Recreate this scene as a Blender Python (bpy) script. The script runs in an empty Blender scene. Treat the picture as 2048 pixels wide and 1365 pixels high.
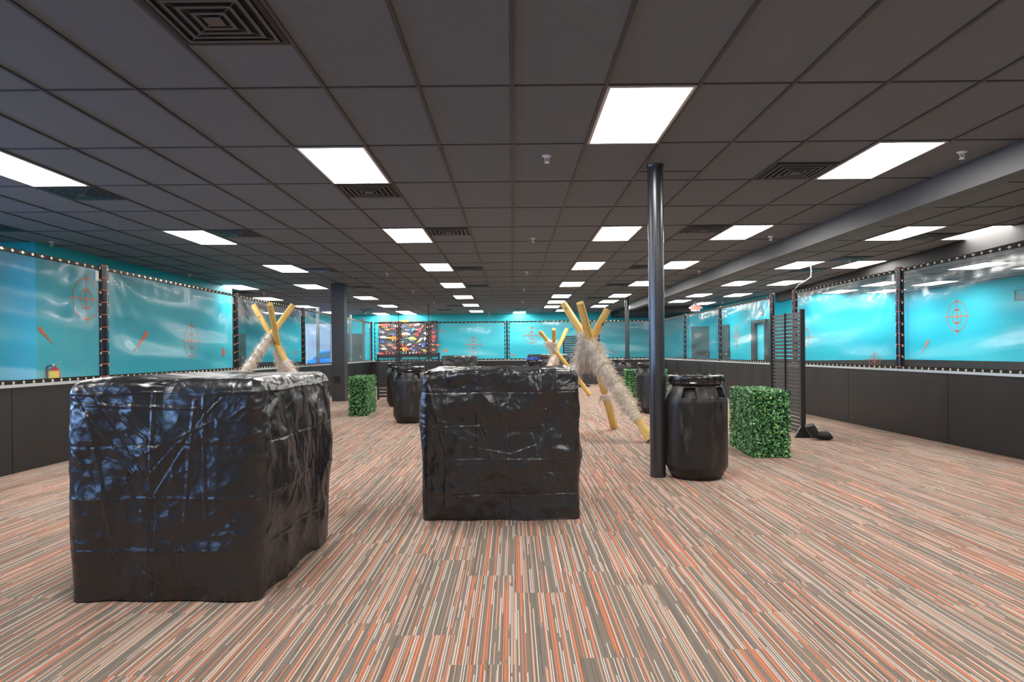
import bpy, bmesh, math, random
import numpy as np
from mathutils import Vector, Matrix

PI = math.pi
random.seed(7)
RNG = np.random.RandomState(11)
S = bpy.context.scene
COL = S.collection

# ------------------------------------------------------------------ camera
FPX, YAW, ROLL, CYPX, HC = 1330.0, -0.0007, 0.0094, 704.0, 1.18
cam_d = bpy.data.cameras.new('camera')
cam_d.sensor_width = 36.0
cam_d.lens = FPX / 2048 * 36.0
cam_d.shift_y = (CYPX - 682.5) / 2048
cam_d.clip_end = 300
cam = bpy.data.objects.new('camera', cam_d)
COL.objects.link(cam)
fwd = Vector((-math.sin(-YAW), math.cos(YAW), 0))
rx = Vector((math.cos(YAW), -math.sin(YAW), 0))
up0 = Vector((0, 0, 1))
right = rx * math.cos(ROLL) - up0 * math.sin(ROLL)
up = rx * math.sin(ROLL) + up0 * math.cos(ROLL)
cam.matrix_world = Matrix(((right.x, up.x, -fwd.x, 0), (right.y, up.y, -fwd.y, 0), (right.z, up.z, -fwd.z, HC), (0, 0, 0, 1)))
S.camera = cam
# ------------------------------------------------------------------ world, daylight, exposure
W = bpy.data.worlds.new('daylight'); S.world = W; W.use_nodes = True
wn = W.node_tree.nodes; wb = wn['Background']
wb.inputs[0].default_value = (0.33, 0.54, 1.0, 1); wb.inputs[1].default_value = 16.0
S.view_settings.view_transform = 'Standard'
S.view_settings.look = 'None'
S.view_settings.exposure = 0.0
S.view_settings.gamma = 1.0
S.view_settings.use_curve_mapping = False
LIGHT = 29.5                                  # radiance of the ceiling panels
cy = S.cycles
cy.max_bounces = 7; cy.diffuse_bounces = 4; cy.glossy_bounces = 3; cy.transmission_bounces = 4; cy.transparent_max_bounces = 12
cy.use_denoising = True
cy.sample_clamp_indirect = 6.0
cy.caustics_reflective = False; cy.caustics_refractive = False
# portals of the storefront windows on the left (daylight comes in there)
def portal(name, loc, rot, sx, sy):
    l = bpy.data.lights.new(name, 'AREA'); l.shape = 'RECTANGLE'; l.size = sx; l.size_y = sy
    l.cycles.is_portal = True
    o = bpy.data.objects.new(name, l); COL.objects.link(o); o.location = loc; o.rotation_euler = rot
portal('window_light', (-6.95, -2.98, 1.35), (PI/2, 0, 0), 1.3, 2.5)
for yy in (-0.6, 3.4, 7.4):
    portal('window_light', (-7.88, yy, 1.35), (0, -PI/2, 0), 2.5, 3.6)

# ------------------------------------------------------------------ materials
def lin(c):
    return tuple(((v/255)/12.92 if v/255 <= .04045 else ((v/255+.055)/1.055)**2.4) for v in c) + (1,)
MATS = {}
def mat(name, base=(.5,.5,.5,1), rough=.5, metal=0.0, spec=.5, emit=None, es=0):
    if name in MATS: return MATS[name]
    m = bpy.data.materials.new(name); m.use_nodes = True
    b = m.node_tree.nodes['Principled BSDF']
    b.inputs['Base Color'].default_value = base if len(base) == 4 else tuple(base)+(1,)
    b.inputs['Roughness'].default_value = rough; b.inputs['Metallic'].default_value = metal
    b.inputs['Specular IOR Level'].default_value = spec
    if emit: b.inputs['Emission Color'].default_value = emit; b.inputs['Emission Strength'].default_value = es
    MATS[name] = m
    return m
class NT:
    def __init__(s, m): s.t = m.node_tree; s.n = s.t.nodes; s.l = s.t.links; s.b = s.n.get('Principled BSDF')
    def add(s, typ, **k):
        x = s.n.new(typ)
        for a, v in k.items(): setattr(x, a, v)
        return x
    def put(s, sock, v):
        if hasattr(v, 'is_linked') or hasattr(v, 'links'): s.l.new(v, sock)
        else: sock.default_value = v
    def math(s, op, a, b=0.0, c=None):
        x = s.add('ShaderNodeMath', operation=op); s.put(x.inputs[0], a); s.put(x.inputs[1], b)
        if c is not None: s.put(x.inputs[2], c)
        return x.outputs[0]
    def white(s, w=None, v=None):
        x = s.add('ShaderNodeTexWhiteNoise', noise_dimensions='1D' if v is None else '2D')
        if v is None: s.put(x.inputs['W'], w)
        else: s.put(x.inputs['Vector'], v)
        return x.outputs['Value']
    def noise(s, vec, scale, detail=2, rough=.5):
        x = s.add('ShaderNodeTexNoise'); s.put(x.inputs['Vector'], vec); x.inputs['Scale'].default_value = scale
        x.inputs['Detail'].default_value = detail; x.inputs['Roughness'].default_value = rough
        return x.outputs[0]
    def comb(s, x, y, z=0.0):
        c = s.add('ShaderNodeCombineXYZ'); s.put(c.inputs[0], x); s.put(c.inputs[1], y); s.put(c.inputs[2], z); return c.outputs[0]
    def mix(s, f, a, b, blend='MIX'):
        x = s.add('ShaderNodeMix', data_type='RGBA', blend_type=blend); s.put(x.inputs[0], f); s.put(x.inputs[6], a); s.put(x.inputs[7], b); return x.outputs[2]
    def ramp(s, f, stops, interp='LINEAR'):
        x = s.add('ShaderNodeValToRGB'); cr = x.color_ramp; cr.interpolation = interp
        while len(cr.elements) < len(stops): cr.elements.new(.5)
        for e, (p, c) in zip(cr.elements, stops): e.position = p; e.color = c
        s.put(x.inputs[0], f); return x.outputs[0]
    def bump(s, h, strength=.3, dist=.01):
        x = s.add('ShaderNodeBump'); x.inputs['Strength'].default_value = strength; x.inputs['Distance'].default_value = dist
        s.put(x.inputs['Height'], h); s.l.new(x.outputs[0], s.b.inputs['Normal'])
    def pos(s):
        g = s.add('ShaderNodeNewGeometry'); return g.outputs['Position']
    def objc(s):
        return s.add('ShaderNodeTexCoord').outputs['Object']
    def scale(s, v, k):
        x = s.add('ShaderNodeVectorMath', operation='MULTIPLY'); s.put(x.inputs[0], v); x.inputs[1].default_value = k; return x.outputs[0]

def carpet():
    m = mat('striped_carpet', rough=.95, spec=.1); t = NT(m)
    sp = t.add('ShaderNodeSeparateXYZ'); t.l.new(t.pos(), sp.inputs[0]); X, Y = sp.outputs[0], sp.outputs[1]
    col = t.math('FLOOR', t.math('DIVIDE', X, .25))
    off = t.white(w=col)
    row = t.math('FLOOR', t.math('ADD', Y, t.math('MULTIPLY', off, 3.0)))
    rnd = t.white(v=t.comb(col, row))
    xs = t.math('ADD', X, t.math('MULTIPLY', rnd, 41.3))
    ln = t.math('FLOOR', t.math('DIVIDE', xs, .0043))
    cell = t.math('FLOOR', t.math('DIVIDE', ln, 10.0))
    r1, r2, r3 = t.white(w=cell), t.white(w=t.math('ADD', cell, .37)), t.white(w=t.math('ADD', ln, .71))
    ix = t.math('SUBTRACT', t.math('SUBTRACT', ln, t.math('MULTIPLY', cell, 10.0)), t.math('FLOOR', t.math('MULTIPLY', r2, 3.0)))
    fade = t.noise(t.comb(t.math('MULTIPLY', ln, 3.17), t.math('MULTIPLY', Y, 1.7)), 1.0, 1)
    taupe, dark, whitec, peach, orange = (.225,.188,.155,1), (.160,.135,.112,1), (.66,.59,.525,1), (.60,.36,.25,1), (.66,.21,.105,1)
    near = lambda v: t.math('COMPARE', ix, v, .1)
    c = t.mix(t.math('GREATER_THAN', r3, .68), taupe, dark)
    o_on = t.math('MULTIPLY', t.math('ADD', near(1.0), t.math('MULTIPLY', near(2.0), t.math('GREATER_THAN', r3, .25))), t.math('GREATER_THAN', r1, .14))
    c = t.mix(o_on, c, t.mix(t.math('GREATER_THAN', t.math('ADD', r1, t.math('MULTIPLY', r3, .25)), .78), orange, peach))
    w_on = t.math('ADD', near(5.0), t.math('MULTIPLY', near(7.0), t.math('GREATER_THAN', r2, .55)))
    c = t.mix(w_on, c, whitec)
    p_on = t.math('MULTIPLY', t.math('ADD', near(4.0), near(-1.0)), t.math('GREATER_THAN', r3, .45))
    c = t.mix(p_on, c, t.mix(t.math('GREATER_THAN', r3, .72), peach, orange))
    c = t.mix(t.math('LESS_THAN', fade, .42), c, taupe)
    fib = t.noise(t.pos(), 300, 2)
    c = t.mix(.55, c, t.ramp(fib, [(.3, (.35,.35,.35,1)), (.7, (1.3,1.3,1.3,1))]), 'MULTIPLY')
    t.l.new(c, t.b.inputs['Base Color'])
    t.bump(fib, .35, .004)
    return m
def tile_mat():
    m = mat('dark_ceiling_tile', rough=.82, spec=.3); t = NT(m)
    n = t.noise(t.pos(), 130, 2)
    c = t.mix(n, (.130,.150,.168,1), (.192,.219,.242,1))
    t.l.new(c, t.b.inputs['Base Color']); t.bump(n, .25, .003)
    return m
def teal_mat():
    m = mat('teal_wall_paint', rough=.62, spec=.25); t = NT(m)
    sc = t.scale(t.pos(), (.22, .22, 1.6))
    n = t.noise(sc, 1.0, 2)
    c = t.mix(t.ramp(n, [(.35, (0,0,0,1)), (.68, (1,1,1,1))]), (.008,.455,.60,1), (.048,.55,.665,1))  # soft bands of room light and vinyl reflection painted into the teal
    t.l.new(c, t.b.inputs['Base Color'])
    t.bump(t.noise(t.pos(), 160, 2), .12, .003)
    return m
def cover_mat():
    m = mat('black_plastic_cover', (.006,.0065,.008,1), .33, spec=1.0); t = NT(m)
    o = t.objc()
    wv = t.add('ShaderNodeTexNoise'); wv.inputs['Scale'].default_value = 3.5; wv.inputs['Detail'].default_value = 2; t.l.new(o, wv.inputs['Vector'])
    wp = t.add('ShaderNodeVectorMath', operation='MULTIPLY_ADD'); t.l.new(wv.outputs['Color'], wp.inputs[0]); wp.inputs[1].default_value = (.22, .22, .22); t.l.new(o, wp.inputs[2])
    h = None
    for sc, k in ((5.5, 1.0), (12.0, .42), (27.0, .13)):
        v = t.add('ShaderNodeTexVoronoi', feature='F1'); v.inputs['Scale'].default_value = sc; t.l.new(wp.outputs[0], v.inputs['Vector'])
        q = t.math('MULTIPLY', v.outputs['Distance'], k); h = q if h is None else t.math('ADD', h, q)
    t.bump(h, .55, .035)
    return m
def barrel_mat():
    m = mat('black_drum_plastic', (.017,.016,.015,1), .38, spec=.5); t = NT(m)
    o = t.objc()
    n = t.noise(t.scale(o, (1, 1, .35)), 9, 4, .65)
    t.l.new(t.ramp(n, [(.56, (.017,.016,.015,1)), (.80, (.095,.085,.075,1))]), t.b.inputs['Base Color'])
    t.l.new(t.ramp(t.noise(o, 16, 3), [(.3, (.26,)*3+(1,)), (.7, (.44,)*3+(1,))]), t.b.inputs['Roughness'])
    return m
def leaf_mat():
    m = mat('green_leaf', rough=.38, spec=.6); t = NT(m)
    g = t.add('ShaderNodeNewGeometry')
    c = t.ramp(g.outputs['Random Per Island'], [(0, (.008,.050,.020,1)), (.40, (.030,.150,.045,1)), (.75, (.10,.33,.08,1)), (1, (.32,.58,.22,1))])
    t.l.new(c, t.b.inputs['Base Color'])
    return m
def wood_mat():
    m = mat('peeled_pine_log', rough=.6, spec=.3); t = NT(m)
    o = t.objc()
    n = t.noise(t.scale(o, (26, 26, 2.2)), 1.0, 4, .6)
    c = t.ramp(n, [(.25, (.30,.15,.035,1)), (.45, (.60,.37,.095,1)), (.7, (.74,.54,.20,1))])
    k = t.noise(t.scale(o, (14, 14, 9)), 1.0, 1)
    c = t.mix(t.ramp(k, [(.70, (0,0,0,1)), (.78, (1,1,1,1))]), c, (.12,.055,.02,1))
    t.l.new(c, t.b.inputs['Base Color']); t.bump(n, .3, .006)
    return m
def fibre_mat():
    m = mat('frayed_beige_rope', rough=.95, spec=.1); t = NT(m)
    g = t.add('ShaderNodeNewGeometry')
    t.l.new(t.ramp(g.outputs['Random Per Island'], [(0, (.50,.40,.29,1)), (.5, (.72,.62,.50,1)), (1, (.88,.82,.72,1))]), t.b.inputs['Base Color'])
    return m
def vinyl_mat():
    m = mat('clear_vinyl'); t = NT(m)
    out = t.n['Material Output']; t.n.remove(t.b)
    tr = t.add('ShaderNodeBsdfTransparent'); tr.inputs[0].default_value = (.90,.93,.94,1)
    gl = t.add('ShaderNodeBsdfGlossy'); gl.inputs['Roughness'].default_value = .21; gl.inputs['Color'].default_value = (.95,.95,.95,1)
    df = t.add('ShaderNodeBsdfDiffuse'); df.inputs[0].default_value = (.7,.74,.76,1)
    g = t.add('ShaderNodeNewGeometry'); dp = t.add('ShaderNodeVectorMath', operation='DOT_PRODUCT')
    t.l.new(g.outputs['Normal'], dp.inputs[0]); t.l.new(g.outputs['Incoming'], dp.inputs[1])
    cs = t.math('ABSOLUTE', dp.outputs['Value'])
    f = t.math('MULTIPLY_ADD', t.math('POWER', t.math('SUBTRACT', 1.0, cs), 5.0), .75, .065)
    m1 = t.add('ShaderNodeMixShader'); t.l.new(f, m1.inputs[0]); t.l.new(tr.outputs[0], m1.inputs[1]); t.l.new(gl.outputs[0], m1.inputs[2])
    m2 = t.add('ShaderNodeMixShader'); m2.inputs[0].default_value = .022; t.l.new(m1.outputs[0], m2.inputs[1]); t.l.new(df.outputs[0], m2.inputs[2])
    t.l.new(m2.outputs[0], out.inputs[0])
    return m
def panel_mat():
    m = mat('black_wall_panel', (.016,.0145,.014,1), .42, spec=.45); t = NT(m)
    n = t.noise(t.scale(t.pos(), (3, 3, .6)), 1.0, 3)
    t.l.new(t.ramp(n, [(.3, (.36,)*3+(1,)), (.7, (.50,)*3+(1,))]), t.b.inputs['Roughness'])
    return m
def glass_mat():
    m = mat('window_glass'); t = NT(m); out = t.n['Material Output']; t.n.remove(t.b)
    tr = t.add('ShaderNodeBsdfTransparent'); tr.inputs[0].default_value = (.93,.96,.97,1)
    gl = t.add('ShaderNodeBsdfGlossy'); gl.inputs['Roughness'].default_value = .02
    m1 = t.add('ShaderNodeMixShader'); m1.inputs[0].default_value = .06
    t.l.new(tr.outputs[0], m1.inputs[1]); t.l.new(gl.outputs[0], m1.inputs[2]); t.l.new(m1.outputs[0], out.inputs[0])
    return m
M_CARPET, M_TILE, M_TEAL, M_COVER, M_DRUM, M_LEAF = carpet(), tile_mat(), teal_mat(), cover_mat(), barrel_mat(), leaf_mat()
M_WOOD, M_FIBRE, M_VINYL, M_PANEL, M_GLASS = wood_mat(), fibre_mat(), vinyl_mat(), panel_mat(), glass_mat()
M_GRID = mat('ceiling_grid_metal', (.035,.036,.040,1), .5)
M_BEAM = mat('grey_black_paint', (.085,.082,.082,1), .55)
M_SOFFIT = mat('matte_black_paint', (.018,.017,.017,1), .7)
M_BLACK = mat('black_metal', (.016,.016,.017,1), .38)
M_POLE = mat('glossy_black_pole_paint', (.028,.028,.030,1), .27, spec=.8)
M_HEM = mat('black_vinyl_hem', (.011,.011,.011,1), .62, spec=.2)
M_PADVINYL = mat('black_gloss_padding', (.010,.010,.012,1), .16, spec=.9)
M_BRASS = mat('brass_grommet', (.86,.78,.56,1), .35, .35)
M_STEEL = mat('bright_steel', (.75,.75,.73,1), .3, .9)
M_CORD = mat('orange_lacing_cord', (.80,.16,.09,1), .6)
M_ORANGE = mat('orange_paint', (.62,.155,.055,1), .6)
M_WHITE = mat('white_plastic', (.78,.78,.77,1), .4)
M_SILL = mat('pale_grey_trim', (.50,.55,.57,1), .4)
M_LAMP = mat('light_diffuser', (.9,.9,.9,1), .5, emit=(1,.965,.925,1), es=LIGHT)
M_LFRAME = mat('light_frame_enamel', (.55,.53,.51,1), .4)
M_SLAT = mat('charcoal_slat', (.036,.034,.034,1), .5)
M_BAG = mat('black_canvas', (.013,.013,.013,1), .65)
M_LEAFCORE = mat('hedge_core_green', (.006,.020,.008,1), .9)
M_GREY = mat('grey_metal', (.30,.31,.33,1), .35, .6)
M_PAVE = mat('pavement', (.60,.61,.62,1), .9)

# ------------------------------------------------------------------ mesh helpers
class MB:
    def __init__(s): s.v = []; s.f = []
    def add(s, vs, fs):
        k = len(s.v); s.v += [tuple(p) for p in vs]; s.f += [tuple(i + k for i in f) for f in fs]; return s
    def box(s, x0, x1, y0, y1, z0, z1):
        return s.add([(x0,y0,z0),(x1,y0,z0),(x1,y1,z0),(x0,y1,z0),(x0,y0,z1),(x1,y0,z1),(x1,y1,z1),(x0,y1,z1)],
                     [(0,3,2,1),(4,5,6,7),(0,1,5,4),(1,2,6,5),(2,3,7,6),(3,0,4,7)])
    def cbox(s, c, d):
        return s.box(c[0]-d[0]/2, c[0]+d[0]/2, c[1]-d[1]/2, c[1]+d[1]/2, c[2]-d[2]/2, c[2]+d[2]/2)
    def obox(s, p0, p1, w, t):              # plank from p0 to p1, width w (in xy-perp/up), thickness t
        a, b = Vector(p0), Vector(p1); d = (b-a).normalized()
        u = d.cross(Vector((0,0,1)));
        if u.length < 1e-4: u = Vector((1,0,0))
        u.normalize(); n = u.cross(d)
        vs = [p + u*su*t/2 + n*sn*w/2 for p in (a, b) for su, sn in ((-1,-1),(1,-1),(1,1),(-1,1))]
        return s.add(vs, [(0,1,2,3),(7,6,5,4),(0,4,5,1),(1,5,6,2),(2,6,7,3),(3,7,4,0)])
    def tube(s, pts, r, n=10, caps=True, squash=1.0):
        pts = [Vector(p) for p in pts]; m = len(pts)
        rs = r if isinstance(r, (list, tuple)) else [r]*m
        k = len(s.v); ref = None
        for i, p in enumerate(pts):
            d = (pts[min(i+1, m-1)] - pts[max(i-1, 0)]).normalized()
            if ref is None:
                ref = Vector((0,0,1)) if abs(d.z) < .9 else Vector((1,0,0))
            u = d.cross(ref).normalized(); w = u.cross(d); ref = w if abs(d.dot(w)) < .99 else ref
            for j in range(n):
                a = 2*PI*j/n; s.v.append(tuple(p + (u*math.cos(a) + w*math.sin(a)*squash)*rs[i]))
        for i in range(m-1):
            for j in range(n):
                a, b = k+i*n+j, k+i*n+(j+1) % n; s.f.append((a, b, b+n, a+n))
        if caps:
            s.f.append(tuple(k+j for j in range(n))[::-1]); s.f.append(tuple(k+(m-1)*n+j for j in range(n)))
        return s
    def lathe(s, prof, n=32, c=(0,0,0)):
        k = len(s.v)
        for r, z in prof:
            for j in range(n):
                a = 2*PI*j/n; s.v.append((c[0]+r*math.cos(a), c[1]+r*math.sin(a), c[2]+z))
        for i in range(len(prof)-1):
            for j in range(n):
                a, b = k+i*n+j, k+i*n+(j+1) % n; s.f.append((a, b, b+n, a+n))
        if prof[0][0] > 1e-5: s.f.append(tuple(k+j for j in range(n))[::-1])
        if prof[-1][0] > 1e-5: s.f.append(tuple(k+(len(prof)-1)*n+j for j in range(n)))
        return s
    def grid(s, fn, nu, nv):
        k = len(s.v)
        for j in range(nv+1):
            for i in range(nu+1): s.v.append(tuple(fn(i/nu, j/nv)))
        for j in range(nv):
            for i in range(nu):
                a = k+j*(nu+1)+i; s.f.append((a, a+1, a+nu+2, a+nu+1))
        return s
    def xf(s, mtx, start=0):
        s.v[start:] = [tuple(mtx @ Vector(p)) for p in s.v[start:]]; return s
def obj(name, mb, m, parent=None, smooth=False, loc=None, bevel=0):
    me = bpy.data.meshes.new(name); me.from_pydata(mb.v, [], mb.f); me.update()
    if bevel:
        b = bmesh.new(); b.from_mesh(me)
        bmesh.ops.bevel(b, geom=list(b.edges), offset=bevel, segments=2, affect='EDGES', profile=.6)
        b.to_mesh(me); b.free()
    me.materials.append(m)
    if smooth:
        me.polygons.foreach_set('use_smooth', [True]*len(me.polygons))
        if smooth != 'all': me.set_sharp_from_angle(angle=math.radians(35))
    o = bpy.data.objects.new(name, me); COL.objects.link(o)
    if parent: o.parent = parent
    if loc: o.location = loc
    return o
def tag(o, label, cat, group=None):
    o['label'] = label; o['category'] = cat
    if group: o['group'] = group
    return o
def thing(name, label, cat, loc=(0,0,0), rz=0, group=None):
    o = bpy.data.objects.new(name, None); COL.objects.link(o); o.empty_display_size = .1
    o.location = loc; o.rotation_euler = (0, 0, rz)
    return tag(o, label, cat, group)
def struct(name, mb, m, parent=None, smooth=False):
    o = obj(name, mb, m, parent, smooth)
    if not parent: o['kind'] = 'structure'
    return o
def copy_tree(o, parent=None):
    c = o.copy(); COL.objects.link(c)
    if parent: c.parent = parent
    for ch in list(o.children): copy_tree(ch, c)
    return c
ORD = ['', 'first', 'second', 'third', 'fourth', 'fifth', 'sixth', 'seventh', 'eighth', 'ninth', 'tenth', 'eleventh', 'twelfth', 'thirteenth', 'fourteenth']

# ------------------------------------------------------------------ the setting
CZ = HC + 1.731
XL, XR, YB = -5.05, 5.35, 23.75               # net lines
struct('floor', MB().box(-13.6, 12.6, -3.2, 30.1, -.1, 0), M_CARPET)
c = MB().box(-13.6, 12.6, -3.2, 30.1, CZ, CZ+.1)
struct('ceiling', c, M_TILE)
T = .6096
GX, GY, RX0, RY0 = .015, 4.32, .106, 4.53
g = MB()
for i in range(-23, 8):
    x = GX + i*T
    if x < 4.2: g.box(x-.012, x+.012, -3.1, 29.95, CZ-.009, CZ)
for j in range(-7, 22):
    y = GY + j*2*T
    if y < 29.9: g.box(-13.5, 4.26, y-.010, y+.010, CZ-.006, CZ)
for i in range(7, 21):
    x = RX0 + i*T; g.box(x-.012, x+.012, -3.1, 29.95, CZ-.009, CZ)
for j in range(-7, 21):
    y = RY0 + j*2*T; g.box(4.46, 12.5, y-.010, y+.010, CZ-.006, CZ)
# short cut strip in the tile by the round post
g.box(GX+2*T, GX+3*T, 6.42, 6.44, CZ-.006, CZ)
struct('trim_1', g, M_GRID)
WT = .15
def wall(name, x0, x1, y0, y1, z0=0, z1=CZ, m=None): return struct(name, MB().box(x0, x1, y0, y1, z0, z1), m or M_TEAL)
YW = 29.95
wall('wall_left', -7.2-WT, -7.2, 10.05, 17.1)
wall('wall_left_front', -8.05, -7.2-WT, 10.05, 10.05+WT)
wall('wall_left_rear', -13.5, -7.2-WT, 17.1-WT, 17.1)
wall('wall_left_outer', -13.65, -13.5, 17.1, YW)
wall('wall_right', 12.4, 12.4+WT, -3, 20.8)
wall('wall_right_facing', 8.15+WT, 12.4, 20.8, 20.8+WT)
wall('wall_right_far', 8.15, 8.15+WT, 20.8, 26.6)
wall('wall_right_jog', 7.1, 8.15+WT, 26.6, 26.6+WT)
wall('wall_right_end', 7.1, 7.1+WT, 26.6+WT, YW)
wr = MB().box(-7.9, 12.4, -3.15, -3, 2.6, CZ).box(-7.9, 12.4, -3.15, -3, 0, .1).box(-6.3, 12.4, -3.15, -3, .1, 2.6)
for x0, x1 in ((-7.9, -7.6),): wr.box(x0, x1, -3.15, -3, .1, 2.6)
struct('wall_rear', wr, mat('warm_white_paint', (.66,.64,.62,1), .7))
# back wall with the storefront window opening
BW0, BW1, BZ0, BZ1 = -9.35, -7.62, .12, 2.55
wb_ = MB().box(-13.5, BW0, YW, YW+WT, 0, CZ).box(BW1, 7.1+WT, YW, YW+WT, 0, CZ).box(BW0, BW1, YW, YW+WT, 0, BZ0).box(BW0, BW1, YW, YW+WT, BZ1, CZ)
w_back = struct('wall_back', wb_, M_TEAL)
# left storefront wall beside the camera with three windows
wf = MB().box(-8.05, -7.9, -3, 10.05, 0, .1).box(-8.05, -7.9, -3, 10.05, 2.6, CZ)
for y0, y1 in ((-3, -2.4), (1.2, 1.6), (5.2, 5.6), (9.2, 10.05)): wf.box(-8.05, -7.9, y0, y1, .1, 2.6)
struct('wall_left_storefront', wf, M_TEAL)
wnum = 0
def window(axis, a0, a1, z0, z1, at, divs):
    global wnum; wnum += 1
    f = MB(); t = .05
    def bar(u0, u1, w0, w1, d=.05):
        if axis == 'y': f.box(u0, u1, at-d, at+d, w0, w1)
        else: f.box(at-d, at+d, u0, u1, w0, w1)
    bar(a0, a1, z0, z0+t); bar(a0, a1, z1-t, z1); bar(a0, a0+t, z0+t, z1-t); bar(a1-t, a1, z0+t, z1-t)
    for k in range(1, divs):
        u = a0 + (a1-a0)*k/divs; bar(u-t/2, u+t/2, z0+t, z1-t)
    w = struct('window_%d' % wnum, f, mat('grey_window_frame', (.32,.33,.35,1), .4, .5))
    p = MB()
    if axis == 'y': p.box(a0+t, a1-t, at-.004, at+.004, z0+t, z1-t)
    else: p.box(at-.004, at+.004, a0+t, a1-t, z0+t, z1-t)
    obj('pane', p, M_GLASS, w)
window('y', BW0, BW1, BZ0, BZ1, YW+.075, 3)
window('y', -7.6, -6.3, .1, 2.6, -3.075, 2)
for y0 in (-2.4, 1.6, 5.6): window('x', y0, y0+3.6, .1, 2.6, -7.975, 3)
# black wainscot on the outer walls
WZ = .82
t = MB()
t.box(-7.2, -7.17, 10.02, 17.13, 0, WZ).box(-7.9, -7.17, 10.02, 10.05, 0, WZ).box(-13.5, -7.2, 17.1, 17.13, 0, WZ)
t.box(-13.5, BW0, YW-.03, YW, 0, WZ).box(BW1, 7.1, YW-.03, YW, 0, WZ).box(12.37, 12.4, -3, 20.8, 0, WZ).box(8.12, 12.4, 20.77, 20.8, 0, WZ)
t.box(8.12, 8.15, 20.77, 26.6, 0, WZ).box(7.07, 8.15, 26.57, 26.6, 0, WZ).box(7.07, 7.1, 26.6, YW, 0, WZ)
struct('trim_2', t, M_PANEL)
# dropped beam, bulkheads
struct('trim_3', MB().box(4.26, 4.46, -3, 24.2, 2.66, CZ), M_BEAM)
bk = MB(); bx = lambda y: 6.17 + .1*y
for sgn in (0,):
    y0, y1 = -3.0, 20.8
    bk.add([(bx(y0),y0,2.66),(bx(y0)+.2,y0,2.66),(bx(y1)+.2,y1,2.66),(bx(y1),y1,2.66),(bx(y0),y0,CZ),(bx(y0)+.2,y0,CZ),(bx(y1)+.2,y1,CZ),(bx(y1),y1,CZ)],
           [(0,3,2,1),(4,5,6,7),(0,1,5,4),(1,2,6,5),(2,3,7,6),(3,0,4,7)])
struct('trim_4', bk, M_SOFFIT)
struct('trim_5', MB().box(4.46, 7.1, 26.0, YW, 2.66, CZ), M_SOFFIT)
# half walls of black sheets with a pale cap
HW = .90
def half_wall(name, pts, seams):
    m = MB()
    for a, b in zip(seams[:-1], seams[1:]): m.box(*pts(a+.004, b-.004), .0, HW-.035)
    return m
hl = MB(); ll = sorted([6.66 + 2.44*k for k in range(-1, 8)])
ll = [-3.0, -0.66, 1.78] + ll + [YB]
ll = [v for v in ll if v <= YB]
for a, b in zip(ll[:-1], ll[1:]): hl.box(XL-.06, XL+.03, a+.004, b-.004, 0, HW-.035)
struct('wall_left_half', hl, M_PANEL)
hr = MB(); rr = [-3.0, .84, 3.28, 5.72, 8.14, 10.54, 12.55]
for a, b in zip(rr[:-1], rr[1:]): hr.box(XR-.03, XR+.06, a+.004, b-.004, 0, HW-.035)
hr.box(XR-.01, XR+.04, 12.56, 13.70, .02, HW-.035)
rr = [13.71, 16.08, 18.5, 20.9, YB]
for a, b in zip(rr[:-1], rr[1:]): hr.box(XR-.03, XR+.06, a+.004, b-.004, 0, HW-.035)
struct('wall_right_half', hr, M_PANEL)
hb = MB(); kk = [XL-.06, -2.98, -.18, 2.7, XR+.06]
for a, b in zip(kk[:-1], kk[1:]): hb.box(a+.004, b-.004, YB, YB+.09, 0, HW-.035)
struct('wall_back_half', hb, M_PANEL)
struct('trim_6', MB().box(XL-.075, XL+.045, -3, YB, HW-.035, HW-.005), M_SILL)
struct('trim_7', MB().box(XR-.045, XR+.075, -3, 12.56, HW-.035, HW-.005).box(XR-.045, XR+.075, 13.70, YB, HW-.035, HW-.005), M_SILL)
struct('trim_8', MB().box(XL+.045, XR-.045, YB-.015, YB+.105, HW-.035, HW-.005), M_SILL)
# doors
def door(n, mb, m, parts=()):
    d = struct('door_%d' % n, mb, m)
    for nm, b, mm in parts: obj(nm, b, mm, d)
DK = mat('dark_grey_door', (.045,.043,.043,1), .5)
door(1, MB().box(-12.6, -12.0, YW-.06, YW-.005, .01, 2.1), DK, [('handle', MB().box(-12.12, -12.08, YW-.12, YW-.06, .98, 1.06), M_STEEL)])
door(2, MB().box(-7.48, -6.72, YW-.06, YW-.005, .01, 2.06), DK, [('handle', MB().box(-6.84, -6.8, YW-.12, YW-.06, .98, 1.06), M_STEEL)])
door(3, MB().box(7.15, 7.85, 26.53, 26.57, .01, 2.12), DK, [('handle', MB().box(7.74, 7.78, 26.47, 26.53, .98, 1.06), M_STEEL)])
door(4, MB().box(8.07, 8.115, 24.9, 26.0, .01, 2.12), DK, [('handle', MB().box(8.0, 8.07, 25.0, 25.05, .98, 1.06), M_STEEL)])
df = MB().box(7.98, 8.115, 21.02, 21.12, .01, 2.14).box(7.98, 8.115, 21.95, 22.25, .01, 2.14).box(7.98, 8.115, 21.12, 21.95, 2.04, 2.14)
door(5, df, DK, [('door_panel', MB().box(8.09, 8.115, 21.12, 21.95, .84, 2.04), M_TEAL), ('kick_panel', MB().box(8.08, 8.115, 21.12, 21.95, .01, .84), DK)])  # added teal sheet standing in for the room behind the open doorway
# outdoors behind the storefront windows
ou = struct('ground_outside', MB().box(-30, 6, 30.1, 60, -.12, -.05).box(-40, -8.1, -12, 12, -.12, -.05).box(-8.1, 20, -20, -3.2, -.12, -.05), M_PAVE)

struct('building_outside', MB().box(-26, -2, 44, 46, -.05, 7.5).box(-22, -6, 43.9, 44, .6, 2.6), mat('far_facade_paint', (.15,.11,.08,1), .9))  # added backdrop that blocks the bright sky outside the back window

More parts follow.
